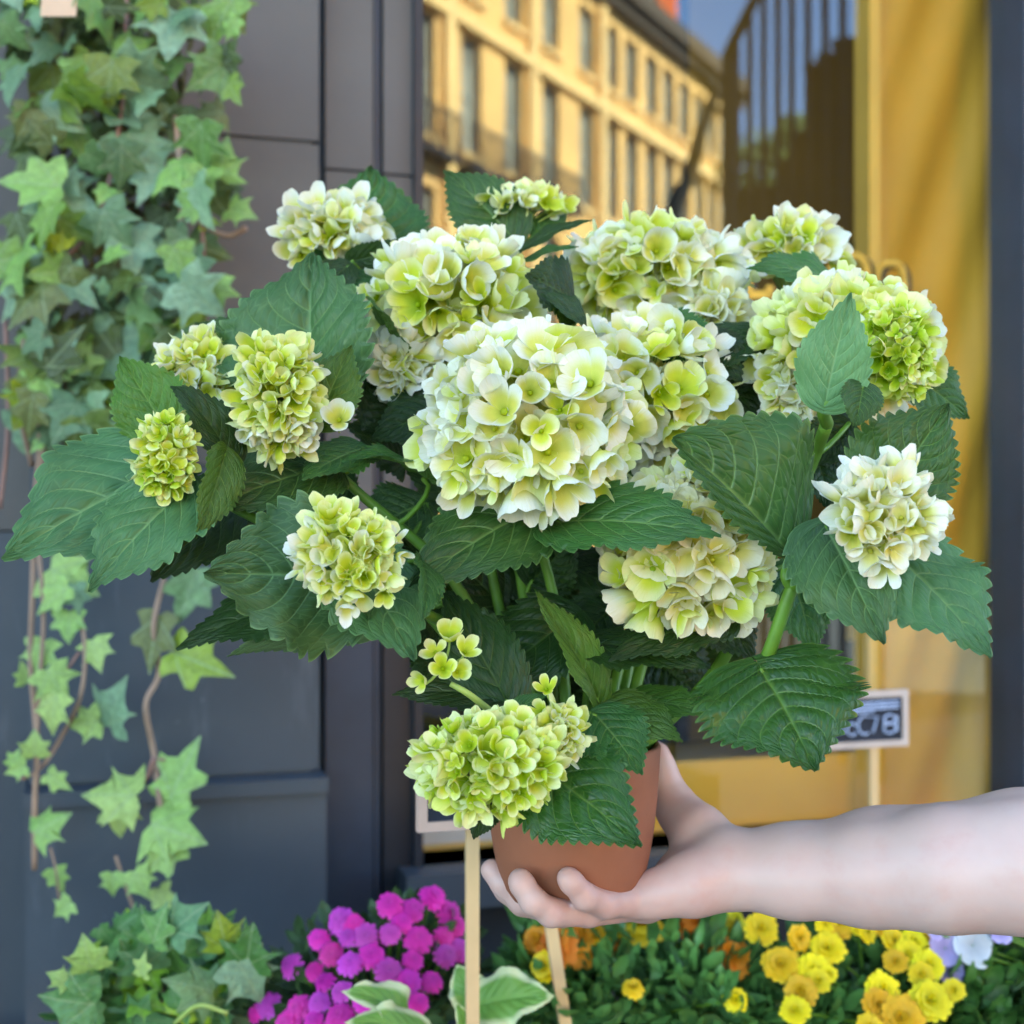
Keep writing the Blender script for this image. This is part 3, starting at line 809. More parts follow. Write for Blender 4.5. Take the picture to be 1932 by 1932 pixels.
# top
leaf((690, 500, 1.30), (700, 314, 1.31), 235, (0.0, -0.9, 0.35), 0.05, 0.3, 0.08, 'leaf', heart=0.6)
leaf((650, 420, 1.28), (600, 380, 1.29), 120, (0.0, -0.9, 0.35), 0.05, 0.3, 0.08, 'leaf', heart=0.6)
leaf((662, 492, 1.22), (792, 452, 1.19), 62, (0, -0.75, -0.5), 0.15, 0.5, 0.1, 'leaf_shaded')
leaf((972, 455, 1.25), (838, 322, 1.27), 150, (-0.1, -0.85, 0.5), 0.10, 0.4, 0.08, 'leaf', heart=0.4)
leaf((975, 480, 1.22), (1118, 416, 1.19), 70, (0.0, -0.6, 0.8), 0.2, 0.5, 0.1, 'leaf_shaded')
leaf((970, 506, 1.20), (1092, 466, 1.16), 62, (0.0, -0.6, 0.8), 0.2, 0.5, 0.1, 'leaf')
leaf((1010, 440, 1.26), (1070, 400, 1.3), 60, (0.0, -0.7, 0.7), 0.2, 0.5, 0.1, 'leaf')
leaf((720, 530, 1.20), (580, 610, 1.16), 105, (0.0, -0.7, 0.6), 0.1, 0.5, 0.1, 'leaf')
leaf((700, 620, 1.20), (640, 740, 1.16), 110, (0.0, -0.7, 0.6), 0.1, 0.5, 0.1, 'leaf_shaded')
leaf((660, 500, 1.2), (600, 555, 1.19), 90, (0.0, -0.7, 0.6), 0.1, 0.5, 0.1, 'leaf_shaded')
# filler leaves deep inside the bush
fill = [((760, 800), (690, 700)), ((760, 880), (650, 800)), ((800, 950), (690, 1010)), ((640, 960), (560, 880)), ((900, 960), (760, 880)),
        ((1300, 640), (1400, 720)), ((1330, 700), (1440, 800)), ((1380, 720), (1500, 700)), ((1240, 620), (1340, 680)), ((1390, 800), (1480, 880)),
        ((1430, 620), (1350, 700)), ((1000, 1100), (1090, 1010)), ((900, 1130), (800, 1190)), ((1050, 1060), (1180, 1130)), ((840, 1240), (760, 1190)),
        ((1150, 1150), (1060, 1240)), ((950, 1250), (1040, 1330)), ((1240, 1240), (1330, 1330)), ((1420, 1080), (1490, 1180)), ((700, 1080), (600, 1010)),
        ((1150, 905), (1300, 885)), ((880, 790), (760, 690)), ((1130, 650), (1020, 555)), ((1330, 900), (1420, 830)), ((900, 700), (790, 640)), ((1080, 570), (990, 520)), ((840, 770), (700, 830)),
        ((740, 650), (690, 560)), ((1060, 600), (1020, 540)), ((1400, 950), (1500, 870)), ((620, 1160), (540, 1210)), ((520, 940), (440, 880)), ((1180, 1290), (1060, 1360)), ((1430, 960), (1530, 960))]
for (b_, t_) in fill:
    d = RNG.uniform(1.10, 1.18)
    leaf((b_[0], b_[1], d), (t_[0], t_[1], d - RNG.uniform(0, 0.05)), RNG.uniform(110, 170), (RNG.uniform(-0.3, 0.3), -0.7, RNG.uniform(0.3, 0.8)), 0.15, 0.5, 0.1, RNG.choice(['leaf_shaded', 'leaf_shaded', 'leaf']))

# shade-coloured leaves low in the middle of the bush, around the stems
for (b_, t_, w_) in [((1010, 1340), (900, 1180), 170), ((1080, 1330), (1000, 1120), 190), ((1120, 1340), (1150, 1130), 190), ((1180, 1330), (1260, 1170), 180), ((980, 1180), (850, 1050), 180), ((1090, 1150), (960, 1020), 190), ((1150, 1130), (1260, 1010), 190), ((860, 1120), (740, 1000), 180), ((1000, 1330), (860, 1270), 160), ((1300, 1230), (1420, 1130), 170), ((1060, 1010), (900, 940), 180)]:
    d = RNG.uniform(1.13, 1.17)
    leaf((b_[0], b_[1], d), (t_[0], t_[1], d), w_, (RNG.uniform(-0.3, 0.3), -0.8, RNG.uniform(0.2, 0.6)), 0.12, 0.4, 0.1, 'leaf_shaded')

# ---- florets
def floret_mesh(name, seed, size=1.0, cup=0.6, point=0.0, nsep=4, frill=0.08, open_=1.0):
    R = np.random.RandomState(seed)
    V = []; Fs = []; UV = []
    na, nb = 7, 8
    for q in range(nsep):
        ang = 2 * math.pi * q / nsep + R.uniform(-0.16, 0.16)
        lift = 0.010 * (q % 2)
        Ls = R.uniform(0.86, 1.12)
        half = (math.pi / nsep) * R.uniform(1.12, 1.32)
        c = cup * R.uniform(0.75, 1.2)
        flare = R.uniform(0.0, 0.55)
        ph1, ph2 = R.rand() * 6.28, R.rand() * 6.28
        notch = R.uniform(0.0, 0.06)
        b0 = len(V)
        for i in range(na + 1):
            s = i / na
            for j in range(nb + 1):
                tt = -1 + 2 * j / nb
                rim = 1 - (0.20 + 0.35 * point) * abs(tt)**2.6 - notch * (1 - min(1, abs(tt) * 3)) + 0.14 * point * (1 - min(1, abs(tt) * 2.2))
                r = s * rim * Ls
                a_ = ang + tt * half * (1 - (0.10 + 0.35 * point) * s)
                rho = 0.55 * (r - 0.26 * min(c, 1.2) * r * r)
                zz = 0.52 * c * (0.30 * r + 0.62 * r**1.7) - 0.30 * flare * max(0.0, r - 0.6)**1.5
                zz += 0.05 * c * tt * tt * s + frill * s * s * 0.45 * (math.sin(3.1 * tt + ph1) + 0.7 * math.sin(7 * tt + ph2)) * 0.6
                V.append((rho * math.cos(a_) * size, rho * math.sin(a_) * size, (zz + lift * s) * size))
                UV.append((tt, s))
        for i in range(na):
            for j in range(nb):
                a = b0 + i * (nb + 1) + j
                Fs.append((a, a + 1, a + nb + 2, a + nb + 1))
    # centre bud
    b0 = len(V); n = 6
    for i, (r, z) in enumerate(((0.05, 0.0), (0.062, 0.03), (0.04, 0.062))):
        for k in range(n):
            a = 2 * math.pi * k / n
            V.append((r * math.cos(a) * size, r * math.sin(a) * size, (z + 0.03) * size)); UV.append((0, 0.0))
    V.append((0, 0, 0.105 * size)); UV.append((0, 0.03))
    for i in range(2):
        for k in range(n):
            a, b_ = b0 + i * n + k, b0 + i * n + (k + 1) % n
            Fs.append((a, b_, b_ + n, a + n))
    for k in range(n): Fs.append((b0 + 2 * n + k, b0 + 2 * n + (k + 1) % n, b0 + 3 * n))
    return mesh_of(name, V, Fs, UV)
FM = {}
for kind, mats in (('white', 'fl_white'), ('cream', 'fl_cream'), ('lime', 'fl_lime'), ('green', 'fl_green')):
    for style in ('open', 'young'):
        FM[kind, style] = []
        for i in range(9 if style == 'open' else 8):
            if style == 'open':
                me = floret_mesh('floret', 100 + i, 1.0, [0.65, 1.0, 0.5, 1.2, 0.8, 0.4, 1.0, 0.75, 1.35][i], [0, 0.15, 0, 0.3, 0, 0.1, 0, 0.2, 0][i], 4, 0.13)
            else:
                me = floret_mesh('floret', 200 + i, 1.0, [0.9, 1.2, 0.7, 1.3, 1.05, 0.8, 1.15, 0.6][i], [0.5, 0.3, 0.6, 0.2, 0.5, 0.7, 0.4, 0.6][i], [4, 4, 3, 4, 4, 3, 4, 4][i], 0.11)
            me.materials.append(M[mats])
            FM[kind, style].append(me)

heads = []
florets = []      # (score, head index, mesh, matrix)
stalkb = []
def head(c, rx, ry, rz, kind, style, n, size, axis=(0, -0.72, 0.69), cut=-0.30, mixk=None, mixf=0.25, flat=0.0, base=None, rj=0.12, seed=None):
    C = P(*c); d = c[2]; pxm = d / F
    ax = Vector(axis).normalized()
    R = random.Random(seed if seed is not None else len(heads) * 13 + 5)
    hi = len(heads)
    heads.append(None)
    root = Vector(base) if base is not None else C - ax * (ry * pxm * 0.85) + Vector((0, 0.02, -0.01))
    sb = MB()
    rad = Vector((rx * pxm, rz * pxm, ry * pxm))
    ga = math.pi * (3 - 5**0.5)
    ni = int(n * 0.55)
    for i_ in range(n + ni):
        inner = i_ >= n
        i = i_ - n if inner else i_
        nn = ni if inner else n
        zc = 1 - 2 * (i + 0.5) / nn
        r = math.sqrt(1 - zc * zc)
        dv = Vector((r * math.cos(ga * i), r * math.sin(ga * i), zc))
        dv += Vector((R.gauss(0, 0.07), R.gauss(0, 0.07), R.gauss(0, 0.07))); dv.normalize()
        if dv.dot(ax) < cut: continue
        rr = 1 + R.uniform(-rj, rj * 0.6)
        if inner: rr *= 0.74
        pos = C + Vector((dv.x * rad.x, dv.y * rad.y, dv.z * rad.z)) * rr
        if flat: pos -= ax * max(0.0, (pos - C).dot(ax)) * flat * 0.5
        nrm = Vector((dv.x / rad.x, dv.y / rad.y, dv.z / rad.z)).normalized()
        nrm = (nrm + Vector((R.gauss(0, 0.32), R.gauss(0, 0.32), R.gauss(0, 0.32))) + Vector((0, -0.12, 0.05))).normalized()
        k = kind; st = style; sz = size * pxm * R.uniform(0.78, 1.22) * 1.2
        if mixk and R.random() < mixf:
            k = mixk
            if R.random() < 0.6: st = 'young'; sz *= 0.78
        me = R.choice(FM[k, st])
        x = nrm.orthogonal().normalized()
        q = Matrix.Rotation(R.random() * 6.283, 3, nrm)
        x = q @ x; y = nrm.cross(x)
        Mx = Matrix((x * sz, y * sz, nrm * sz)).transposed().to_4x4()
        base_p = pos - nrm * sz * 0.28
        Mx.translation = base_p
        view = (CAM - pos).normalized()
        occl = (pos - C).normalized().dot(view)
        florets.append((sz / pos.y * (0.25 + max(0, occl)) * (0.2 if inner else 1), hi, me, Mx))
        sb.tube([root, (root + base_p) * 0.5 + ax * 0.006 - nrm * 0.004, base_p], [0.0016, 0.0012, 0.0009], 3, False)
    heads[hi] = sb.build('flower_head', M['stalk'], hyd, True)
    return root
R_ = {}
R_[1] = head((995, 810, 1.005), 196, 182, 180, 'white', 'open', 118, 94, (0, -0.8, 0.6), -0.35, 'lime', 0.20)
R_[2] = head((1212, 748, 1.11), 156, 138, 150, 'white', 'open', 104, 80, (0.1, -0.75, 0.65), -0.30, 'lime', 0.40)
R_[3] = head((855, 590, 1.16), 158, 142, 150, 'white', 'open', 116, 76, (-0.05, -0.75, 0.65), -0.55, 'lime', 0.35)
R_[18] = head((760, 690, 1.12), 56, 56, 50, 'white', 'open', 36, 72, (-0.1, -0.95, 0.1), -0.3, 'lime', 0.15)
R_[4] = head((1232, 528, 1.24), 168, 102, 140, 'white', 'open', 104, 78, (0.0, -0.6, 0.8), -0.35, 'lime', 0.30)
R_[19] = head((1345, 592, 1.19), 55, 50, 50, 'white', 'open', 26, 84, (0.3, -0.9, 0.2), -0.2, 'cream', 0.3)
R_[5] = head((1596, 650, 1.10), 165, 124, 130, 'lime', 'open', 116, 72, (0.0, -0.7, 0.7), -0.55, 'white', 0.40)
R_[20] = head((1500, 735, 1.09), 55, 62, 50, 'white', 'open', 30, 76, (-0.2, -0.95, 0.1), -0.3, 'lime', 0.4)
R_[6] = head((1300, 1040, 1.03), 150, 158, 140, 'cream', 'open', 112, 84, (0.0, -0.9, 0.4), -0.65, 'lime', 0.20)
R_[21] = head((1345, 935, 1.03), 72, 78, 60, 'cream', 'open', 40, 80, (0.1, -0.9, 0.4), -0.4, 'lime', 0.35)
R_[7] = head((1484, 474, 1.26), 98, 58, 85, 'white', 'young', 58, 68, (0, -0.5, 0.87), -0.20, 'lime', 0.35, base=P(1482, 560, 1.26))
R_[8] = head((980, 394, 1.28), 88, 30, 70, 'lime', 'young', 46, 50, (0, -0.4, 0.92), -0.10, 'white', 0.35, base=P(972, 468, 1.27))
R_[9] = head((632, 444, 1.25), 86, 66, 75, 'white', 'young', 58, 66, (-0.2, -0.5, 0.85), -0.25, 'lime', 0.30, base=P(668, 535, 1.25))
R_[10] = head((527, 750, 1.00), 76, 110, 75, 'lime', 'young', 95, 60, (-0.1, -0.9, 0.42), -0.45, 'white', 0.30)
R_[11] = head((378, 728, 1.10), 80, 96, 80, 'lime', 'young', 74, 62, (-0.3, -0.75, 0.6), -0.3, 'white', 0.35)
R_[12] = head((312, 862, 0.965), 52, 74, 45, 'lime', 'young', 58, 46, (-0.3, -0.85, 0.4), -0.4, 'green', 0.3)
R_[13] = head((658, 1056, 0.915), 96, 102, 62, 'lime', 'young', 74, 62, (0.0, -0.9, 0.45), -0.1, 'white', 0.25, flat=0.5, base=P(668, 1085, 0.99))
R_[14] = head((1668, 982, 0.925), 90, 116, 62, 'white', 'young', 54, 82, (0.05, -0.9, 0.42), -0.15, 'cream', 0.35, flat=0.4, base=P(1655, 1010, 1.0))
R_[15] = head((925, 1442, 0.925), 132, 94, 90, 'lime', 'young', 118, 62, (-0.05, -0.85, 0.5), -0.45, 'green', 0.30)
R_[16] = head((1052, 1392, 0.95), 45, 52, 40, 'lime', 'young', 34, 54, (0.3, -0.85, 0.5), -0.3, 'white', 0.3)
R_[17] = head((1690, 665, 1.03), 70, 88, 60, 'green', 'young', 90, 40, (0.1, -0.95, 0.2), -0.2, 'lime', 0.3)
# loose florets on long stalks above the lowest head
def sprig(root, pts, size, kind):
    hi = len(heads); heads.append(None)
    sb = MB(); root = P(*root); R = random.Random(hi)
    hub = root
    for (u, v, d) in pts:
        p = P(u, v, d); nrm = ((p - hub).normalized() * 0.7 + Vector((0, -0.7, 0.25))).normalized()
        sz = size * d / F * R.uniform(0.9, 1.15)
        x = nrm.orthogonal().normalized(); x = Matrix.Rotation(R.random() * 6, 3, nrm) @ x; y = nrm.cross(x)
        Mx = Matrix((x * sz, y * sz, nrm * sz)).transposed().to_4x4(); Mx.translation = p
        florets.append((9.0, hi, R.choice(FM[kind, 'young']), Mx))
        sb.tube(bez(hub, hub + Vector((0, -0.004, 0.008)), p + Vector((0, 0, -0.008)), p, 5), 0.0011, 4, False)
    heads[hi] = sb.build('flower_head', M['stalk'], hyd, True)
    return hub
sprig((838, 1268, 0.95), [(800, 1285, 0.94), (822, 1232, 0.94), (848, 1210, 0.945), (876, 1232, 0.94), (862, 1268, 0.935), (836, 1262, 0.93)], 62, 'lime')
sprig((1050, 1352, 0.96), [(1032, 1302, 0.95), (1022, 1342, 0.95), (1068, 1348, 0.95)], 50, 'lime')
sprig((640, 815, 1.03), [(640, 794, 1.0)], 72, 'white')

florets.sort(key=lambda f: -f[0])
for sc_, hi, me, Mx in florets[:290]:
    put('floret', me, None, heads[hi], Mx)
rest = {}
for sc_, hi, me, Mx in florets[290:]:
    rest.setdefault(hi, []).append((me, Mx))
cache = {}
for hi, lst in rest.items():
    Vs = []; Fl = []; U = []; mi = []; vary = []; off = 0
    mats = []
    for me, Mx in lst:
        if me.name not in cache:
            v = np.zeros(len(me.vertices) * 3, dtype=np.float32); me.vertices.foreach_get("co", v)
            l = np.zeros(len(me.loops), dtype=np.int32); me.loops.foreach_get("vertex_index", l)
            uvv = np.zeros(len(me.loops) * 2, dtype=np.float32); me.uv_layers[0].data.foreach_get("uv", uvv)
            uvp = np.zeros((len(me.vertices), 2), dtype=np.float32); uvp[l] = uvv.reshape(-1, 2)
            cache[me.name] = (v.reshape(-1, 3), [tuple(p.vertices) for p in me.polygons], uvp)
        v, fs, uvp = cache[me.name]
        A = np.array(Mx)[:3]
        Vs.append(v @ A[:, :3].T + A[:, 3]); U.append(uvp)
        Fl += [tuple(i + off for i in f) for f in fs]
        m_ = me.materials[0]
        if m_ not in mats: mats.append(m_)
        mi += [mats.index(m_)] * len(fs)
        vary += [RNG.random()] * len(v)
        off += len(v)
    me = mesh_of('floret_mass', np.concatenate(Vs).tolist(), Fl, np.concatenate(U))
    for m_ in mats: me.materials.append(m_)
    me.polygons.foreach_set("material_index", mi)
    at = me.attributes.new("vary", 'FLOAT', 'POINT'); at.data.foreach_set("value", vary)
    tag(put('floret_mass', me, None, heads[hi]), kind='stuff')

# ---- stems from the pot to every head, then leaf stalks to the nearest stem
stems = []
def stem(pts, r0=0.0048, r1=0.0032, mat='stem'):
    sp = smooth_path(pts, 8)
    rr = [r0 + (r1 - r0) * i / (len(sp) - 1) for i in range(len(sp))]
    MB().tube(sp, rr, 8).build('stem', M[mat], hyd, True)
    stems.extend(sp)
soil_z = potc.z + 272 * px
def from_pot(dx, dy): return Vector((potc.x + dx, potc.y + dy, soil_z - 0.01))
routes = {1: (0.0, -0.01), 2: (0.015, 0.01), 3: (-0.02, 0.02), 4: (0.01, 0.03), 5: (0.03, 0.01), 6: (0.02, -0.015), 9: (-0.03, 0.03), 8: (-0.01, 0.04), 7: (0.03, 0.03), 10: (-0.03, -0.01), 11: (-0.035, 0.02), 12: (-0.035, 0.0), 13: (-0.025, -0.02), 15: (-0.01, -0.03)}
for h, (dx, dy) in routes.items():
    a = from_pot(dx, dy); e = R_[h]
    mid1 = a * 0.7 + e * 0.3; mid1.z = a.z + (e.z - a.z) * 0.45 + 0.02; mid1.y += 0.03
    if h == 15: mid1 = (a + e) / 2 + Vector((0, -0.03, 0.05))
    mid2 = a * 0.25 + e * 0.75; mid2.z = a.z + (e.z - a.z) * 0.8 + 0.01; mid2.y += 0.015
    if h == 15: mid2 = e + Vector((0.01, 0.0, 0.035))
    stem([a, mid1, mid2, e])
stem([from_pot(0.035, -0.005), P(1290, 1325, 1.06), P(1390, 1310, 1.04), P(1440, 1255, 1.00), P(1493, 1112, 0.985), P(1540, 1020, 0.985), R_[14]], 0.0058, 0.0042)
stem([P(1560, 800, 1.01), P(1555, 770, 0.99), P(1590, 735, 0.985), P(1622, 700, 1.0), R_[17]], 0.0050, 0.0032)
stem([from_pot(0.03, 0.0), P(1330, 1290, 1.07), P(1400, 1170, 1.05), P(1520, 900, 1.05), P(1560, 800, 1.01)], 0.005, 0.005)
stem([P(1493, 1112, 0.985), P(1480, 1085, 0.983), P(1490, 1050, 0.99)], 0.0036, 0.0028)
stem([P(1493, 1112, 0.985), P(1520, 1085, 0.97), P(1556, 1078, 0.965)], 0.0036, 0.003)
for u0, v0, u1, v1, d in ((930, 1345, 850, 1290, 0.955), (905, 1345, 870, 1450, 0.94), (985, 1345, 1045, 1350, 0.955)):
    stem([P(u0, v0, d + 0.02), P((u0 + u1) / 2 - 6, (v0 + v1) / 2 - 8, d), P(u1, v1, d)], 0.0026, 0.0020, 'stalk')
for ob, B, dr in leaf_list:
    best = min(stems, key=lambda q: (q - B).length + (0.05 if q.z > B.z + 0.02 else 0))
    L = (best - B).length
    if L < 0.006: continue
    if L > 0.13: best = B + (best - B) * (0.13 / L)
    pts = bez(B - dr * 0.004, B + dr * min(0.03, L * 0.4), best + Vector((0, 0, -0.01)), best, 6)
    MB().tube(pts, [0.0019 + 0.0004 * i / 6 for i in range(7)], 6).build('petiole', M['stem'], ob, True)

# ------------------------------------------------------------------ the hand and forearm (one continuous skin)
def round_cone(Xg, Yg, Zg, a, b, r1, r2):
    ba = np.array(b) - np.array(a); l2 = float(ba @ ba)
    px_, py_, pz_ = Xg - a[0], Yg - a[1], Zg - a[2]
    h = np.clip((px_ * ba[0] + py_ * ba[1] + pz_ * ba[2]) / l2, 0, 1)
    return np.sqrt((px_ - ba[0] * h)**2 + (py_ - ba[1] * h)**2 + (pz_ - ba[2] * h)**2) - (r1 + (r2 - r1) * h)
def surface_nets(D, org, vox):
    ins = D < 0
    nx, ny, nz = D.shape
    c = np.zeros((nx - 1, ny - 1, nz - 1), dtype=np.int8)
    for i in (0, 1):
        for j in (0, 1):
            for k in (0, 1):
                c += ins[i:nx - 1 + i, j:ny - 1 + j, k:nz - 1 + k]
    act = (c > 0) & (c < 8)
    ids = -np.ones(act.shape, dtype=np.int64); ids[act] = np.arange(act.sum())
    ci = np.argwhere(act)
    acc = np.zeros((len(ci), 3)); cnt = np.zeros(len(ci))
    corners = [(i, j, k) for i in (0, 1) for j in (0, 1) for k in (0, 1)]
    for a in range(8):
        for b in range(a + 1, 8):
            ca, cb = np.array(corners[a]), np.array(corners[b])
            if np.abs(ca - cb).sum() != 1: continue
            va = D[ci[:, 0] + ca[0], ci[:, 1] + ca[1], ci[:, 2] + ca[2]]
            vb = D[ci[:, 0] + cb[0], ci[:, 1] + cb[1], ci[:, 2] + cb[2]]
            m = (va < 0) != (vb < 0)
            t = np.where(m, va / np.where(m, va - vb, 1), 0)
            acc += np.where(m[:, None], ca + (cb - ca) * t[:, None], 0); cnt += m
    V = (ci + acc / cnt[:, None]) * vox + org
    Fs = []
    for ax in range(3):
        sl0 = [slice(0, None)] * 3; sl1 = [slice(0, None)] * 3
        sl0[ax] = slice(0, -1); sl1[ax] = slice(1, None)
        e = ins[tuple(sl0)] != ins[tuple(sl1)]
        idx = np.argwhere(e)
        o1, o2 = [x for x in range(3) if x != ax]
        ok = (idx[:, o1] > 0) & (idx[:, o2] > 0) & (idx[:, o1] < D.shape[o1] - 1) & (idx[:, o2] < D.shape[o2] - 1)
        idx = idx[ok]
        def g(d1, d2):
            q = idx.copy(); q[:, o1] += d1; q[:, o2] += d2
            return ids[q[:, 0], q[:, 1], q[:, 2]]
        quad = np.stack([g(-1, -1), g(0, -1), g(0, 0), g(-1, 0)], -1)
        flip = ins[idx[:, 0], idx[:, 1], idx[:, 2]]
        if ax == 1: flip = ~flip
        quad[~flip] = quad[~flip][:, ::-1]
        Fs.append(quad)
    return V, np.concatenate(Fs)
def q(u, v, d): return tuple(P(u, v, d))
K = 1 / F
prims = []   # (a, b, r1, r2, k)
def chain(pts, k=0.010):
    for (a, b) in zip(pts, pts[1:]):
        prims.append((q(*a[:3]), q(*b[:3]), a[3], b[3], k))
# forearm: two overlapping bones so that the section is oval
chain([(1372, 1648, 1.045, 0.0245), (1500, 1652, 1.035, 0.0275), (1640, 1648, 1.02, 0.0345), (1780, 1640, 1.00, 0.0405), (1932, 1634, 0.985, 0.0430), (2200, 1625, 0.965, 0.044), (2440, 1610, 0.96, 0.043)], 0.02)
chain([(1365, 1618, 1.06, 0.0190), (1500, 1620, 1.055, 0.021), (1660, 1612, 1.045, 0.030), (1932, 1600, 1.02, 0.038), (2440, 1590, 0.99, 0.040)], 0.02)
# palm: heel (little-finger side) and thumb mound
chain([(1372, 1648, 1.045, 0.0235), (1305, 1668, 1.035, 0.0215), (1232, 1688, 1.03, 0.0145), (1180, 1702, 1.03, 0.0115)], 0.014)
chain([(1365, 1628, 1.06, 0.022), (1300, 1655, 1.065, 0.0215), (1220, 1698, 1.06, 0.0125), (1150, 1712, 1.06, 0.0105)], 0.014)
chain([(1340, 1650, 1.075, 0.020), (1220, 1704, 1.09, 0.012), (1150, 1712, 1.09, 0.0105)], 0.014)
# thumb, rising behind the right side of the pot
chain([(1362, 1612, 1.07, 0.020), (1318, 1572, 1.085, 0.0205), (1282, 1532, 1.105, 0.0155), (1262, 1500, 1.115, 0.0125), (1244, 1452, 1.12, 0.0112), (1240, 1420, 1.12, 0.0090)], 0.012)
# little finger
chain([(1200, 1700, 1.028, 0.0112), (1142, 1706, 1.005, 0.0100), (1104, 1692, 0.990, 0.0092), (1078, 1664, 0.985, 0.0082), (1071, 1656, 0.985, 0.0076)], 0.004)
# ring finger
chain([(1200, 1708, 1.045, 0.0115), (1110, 1722, 1.012, 0.0100), (1040, 1722, 0.992, 0.0098), (1006, 1700, 0.985, 0.0093), (985, 1668, 0.987, 0.0086), (981, 1660, 0.988, 0.0080)], 0.004)
# middle finger
chain([(1160, 1712, 1.06, 0.0108), (1060, 1722, 1.05, 0.0100), (985, 1700, 1.04, 0.0096), (950, 1668, 1.042, 0.0090), (928, 1642, 1.045, 0.0084)], 0.004)
# index finger, behind the pot
chain([(1160, 1712, 1.09, 0.0108), (1060, 1724, 1.095, 0.0100), (985, 1704, 1.10, 0.0095), (955, 1680, 1.105, 0.0088), (940, 1662, 1.105, 0.0082)], 0.004)
vox = 0.0021
allp = np.array([p for a in prims for p in (a[0], a[1])])
lo = allp.min(0) - 0.055; hi_ = allp.max(0) + 0.055
nx, ny, nz = [int(x) for x in np.ceil((hi_ - lo) / vox)]
D = np.full((nx, ny, nz), 0.05, dtype=np.float32)
for a, b, r1, r2, k in prims:
    mn = np.minimum(a, b) - max(r1, r2) - 0.045; mxx = np.maximum(a, b) + max(r1, r2) + 0.045
    i0 = np.maximum(((mn - lo) / vox).astype(int), 0); i1 = np.minimum(((mxx - lo) / vox).astype(int) + 1, (nx, ny, nz))
    ax_ = [lo[c] + vox * np.arange(i0[c], i1[c], dtype=np.float32) for c in range(3)]
    Xg, Yg, Zg = np.meshgrid(*ax_, indexing='ij', sparse=True)
    d = round_cone(Xg, Yg, Zg, a, b, r1, r2).astype(np.float32)
    sl = tuple(slice(i0[c], i1[c]) for c in range(3))
    cur = D[sl]
    h = np.clip(0.5 + 0.5 * (cur - d) / k, 0, 1)
    D[sl] = cur * (1 - h) + d * h - k * h * (1 - h)
V, Fs = surface_nets(D, lo, vox)
t = NT('pale_skin')
o = t.coord()
col = t.mix(t.maprange(t.noise(16, 4, o), 0.3, 0.7), c4((0.545, 0.360, 0.305)), c4((0.605, 0.435, 0.38)))
col = t.mix(t.maprange(t.noise(42, 4, o), 0.55, 0.75, 0, 0.5), col, c4((0.55, 0.31, 0.26)))
# redder palm and fingertips, bluish veins along the inner wrist
sx = t.n("SeparateXYZ"); t.l(o, sx.inputs[0])
palm = t.maprange(sx.outputs[0], 0.13, 0.165, 0.42, 0.0, smooth=True)
pn = t.math('MULTIPLY', palm, t.maprange(t.noise(28, 3, o), 0.35, 0.65, 0.35, 1.0))
col = t.mix(pn, col, c4((0.55, 0.25, 0.19)))
vn = t.n("TexWave"); vn.inputs["Scale"].default_value = 9.0; vn.inputs["Distortion"].default_value = 5.0; vn.inputs["Detail"].default_value = 2.0
vn.bands_direction = 'Z'; t.l(o, vn.inputs["Vector"])
col = t.mix(t.maprange(vn.outputs[1], 0.82, 1.0, 0.0, 0.10), col, c4((0.50, 0.46, 0.44)))
t.l(col, t.b.inputs["Base Color"])
t.b.inputs["Roughness"].default_value = 0.48
t.b.inputs["Subsurface Weight"].default_value = 0.12
t.b.inputs["Subsurface Radius"].default_value = (0.012, 0.005, 0.003)
t.b.inputs["Subsurface Scale"].default_value = 0.6
t.bump(t.noise(420, 3, o), 0.08, 0.0006)
M['skin'] = t.m
arm = put('person', mesh_of('person', V.tolist(), Fs.tolist()), M['skin'])
tag(arm, 'bare pale forearm and hand reaching in, palm up, cupping the terracotta pot', 'person')
M['nail'] = simple('fingernail', (0.60, 0.41, 0.375), 0.35, 0.05, 40)
def nail(a, b, r, nrm, r1):
    A, B = P(*a), P(*b); y = (B - A).normalized(); z = Vector(nrm); z = (z - y * z.dot(y)).normalized(); x = y.cross(z)
    m = MB(); Vn = []; Fn = []
    for i in range(7):
        s = i / 6
        for j in range(7):
            tt = -1 + 2 * j / 6
            w = 0.72 * (1 - 0.35 * (2 * s - 1)**4)
            an = tt * w
            Vn.append(A + (B - A) * s + (x * math.sin(an) + z * math.cos(an)) * ((r + (r1 - r) * s) * 1.05) - z * 0.0006 * (abs(tt)**3 + (2 * s - 1)**4))
    for i in range(6):
        for j in range(6):
            k_ = i * 7 + j; Fn.append((k_, k_ + 1, k_ + 8, k_ + 7))
    m.add(Vn, Fn); m.build('fingernail', M['nail'], arm, True)
nail((1090, 1678, 0.9875), (1071, 1655, 0.985), 0.0087, (-0.35, -0.9, -0.3), 0.0078)
nail((997, 1687, 0.986), (981, 1660, 0.988), 0.0091, (-0.6, -0.8, -0.2), 0.0082)

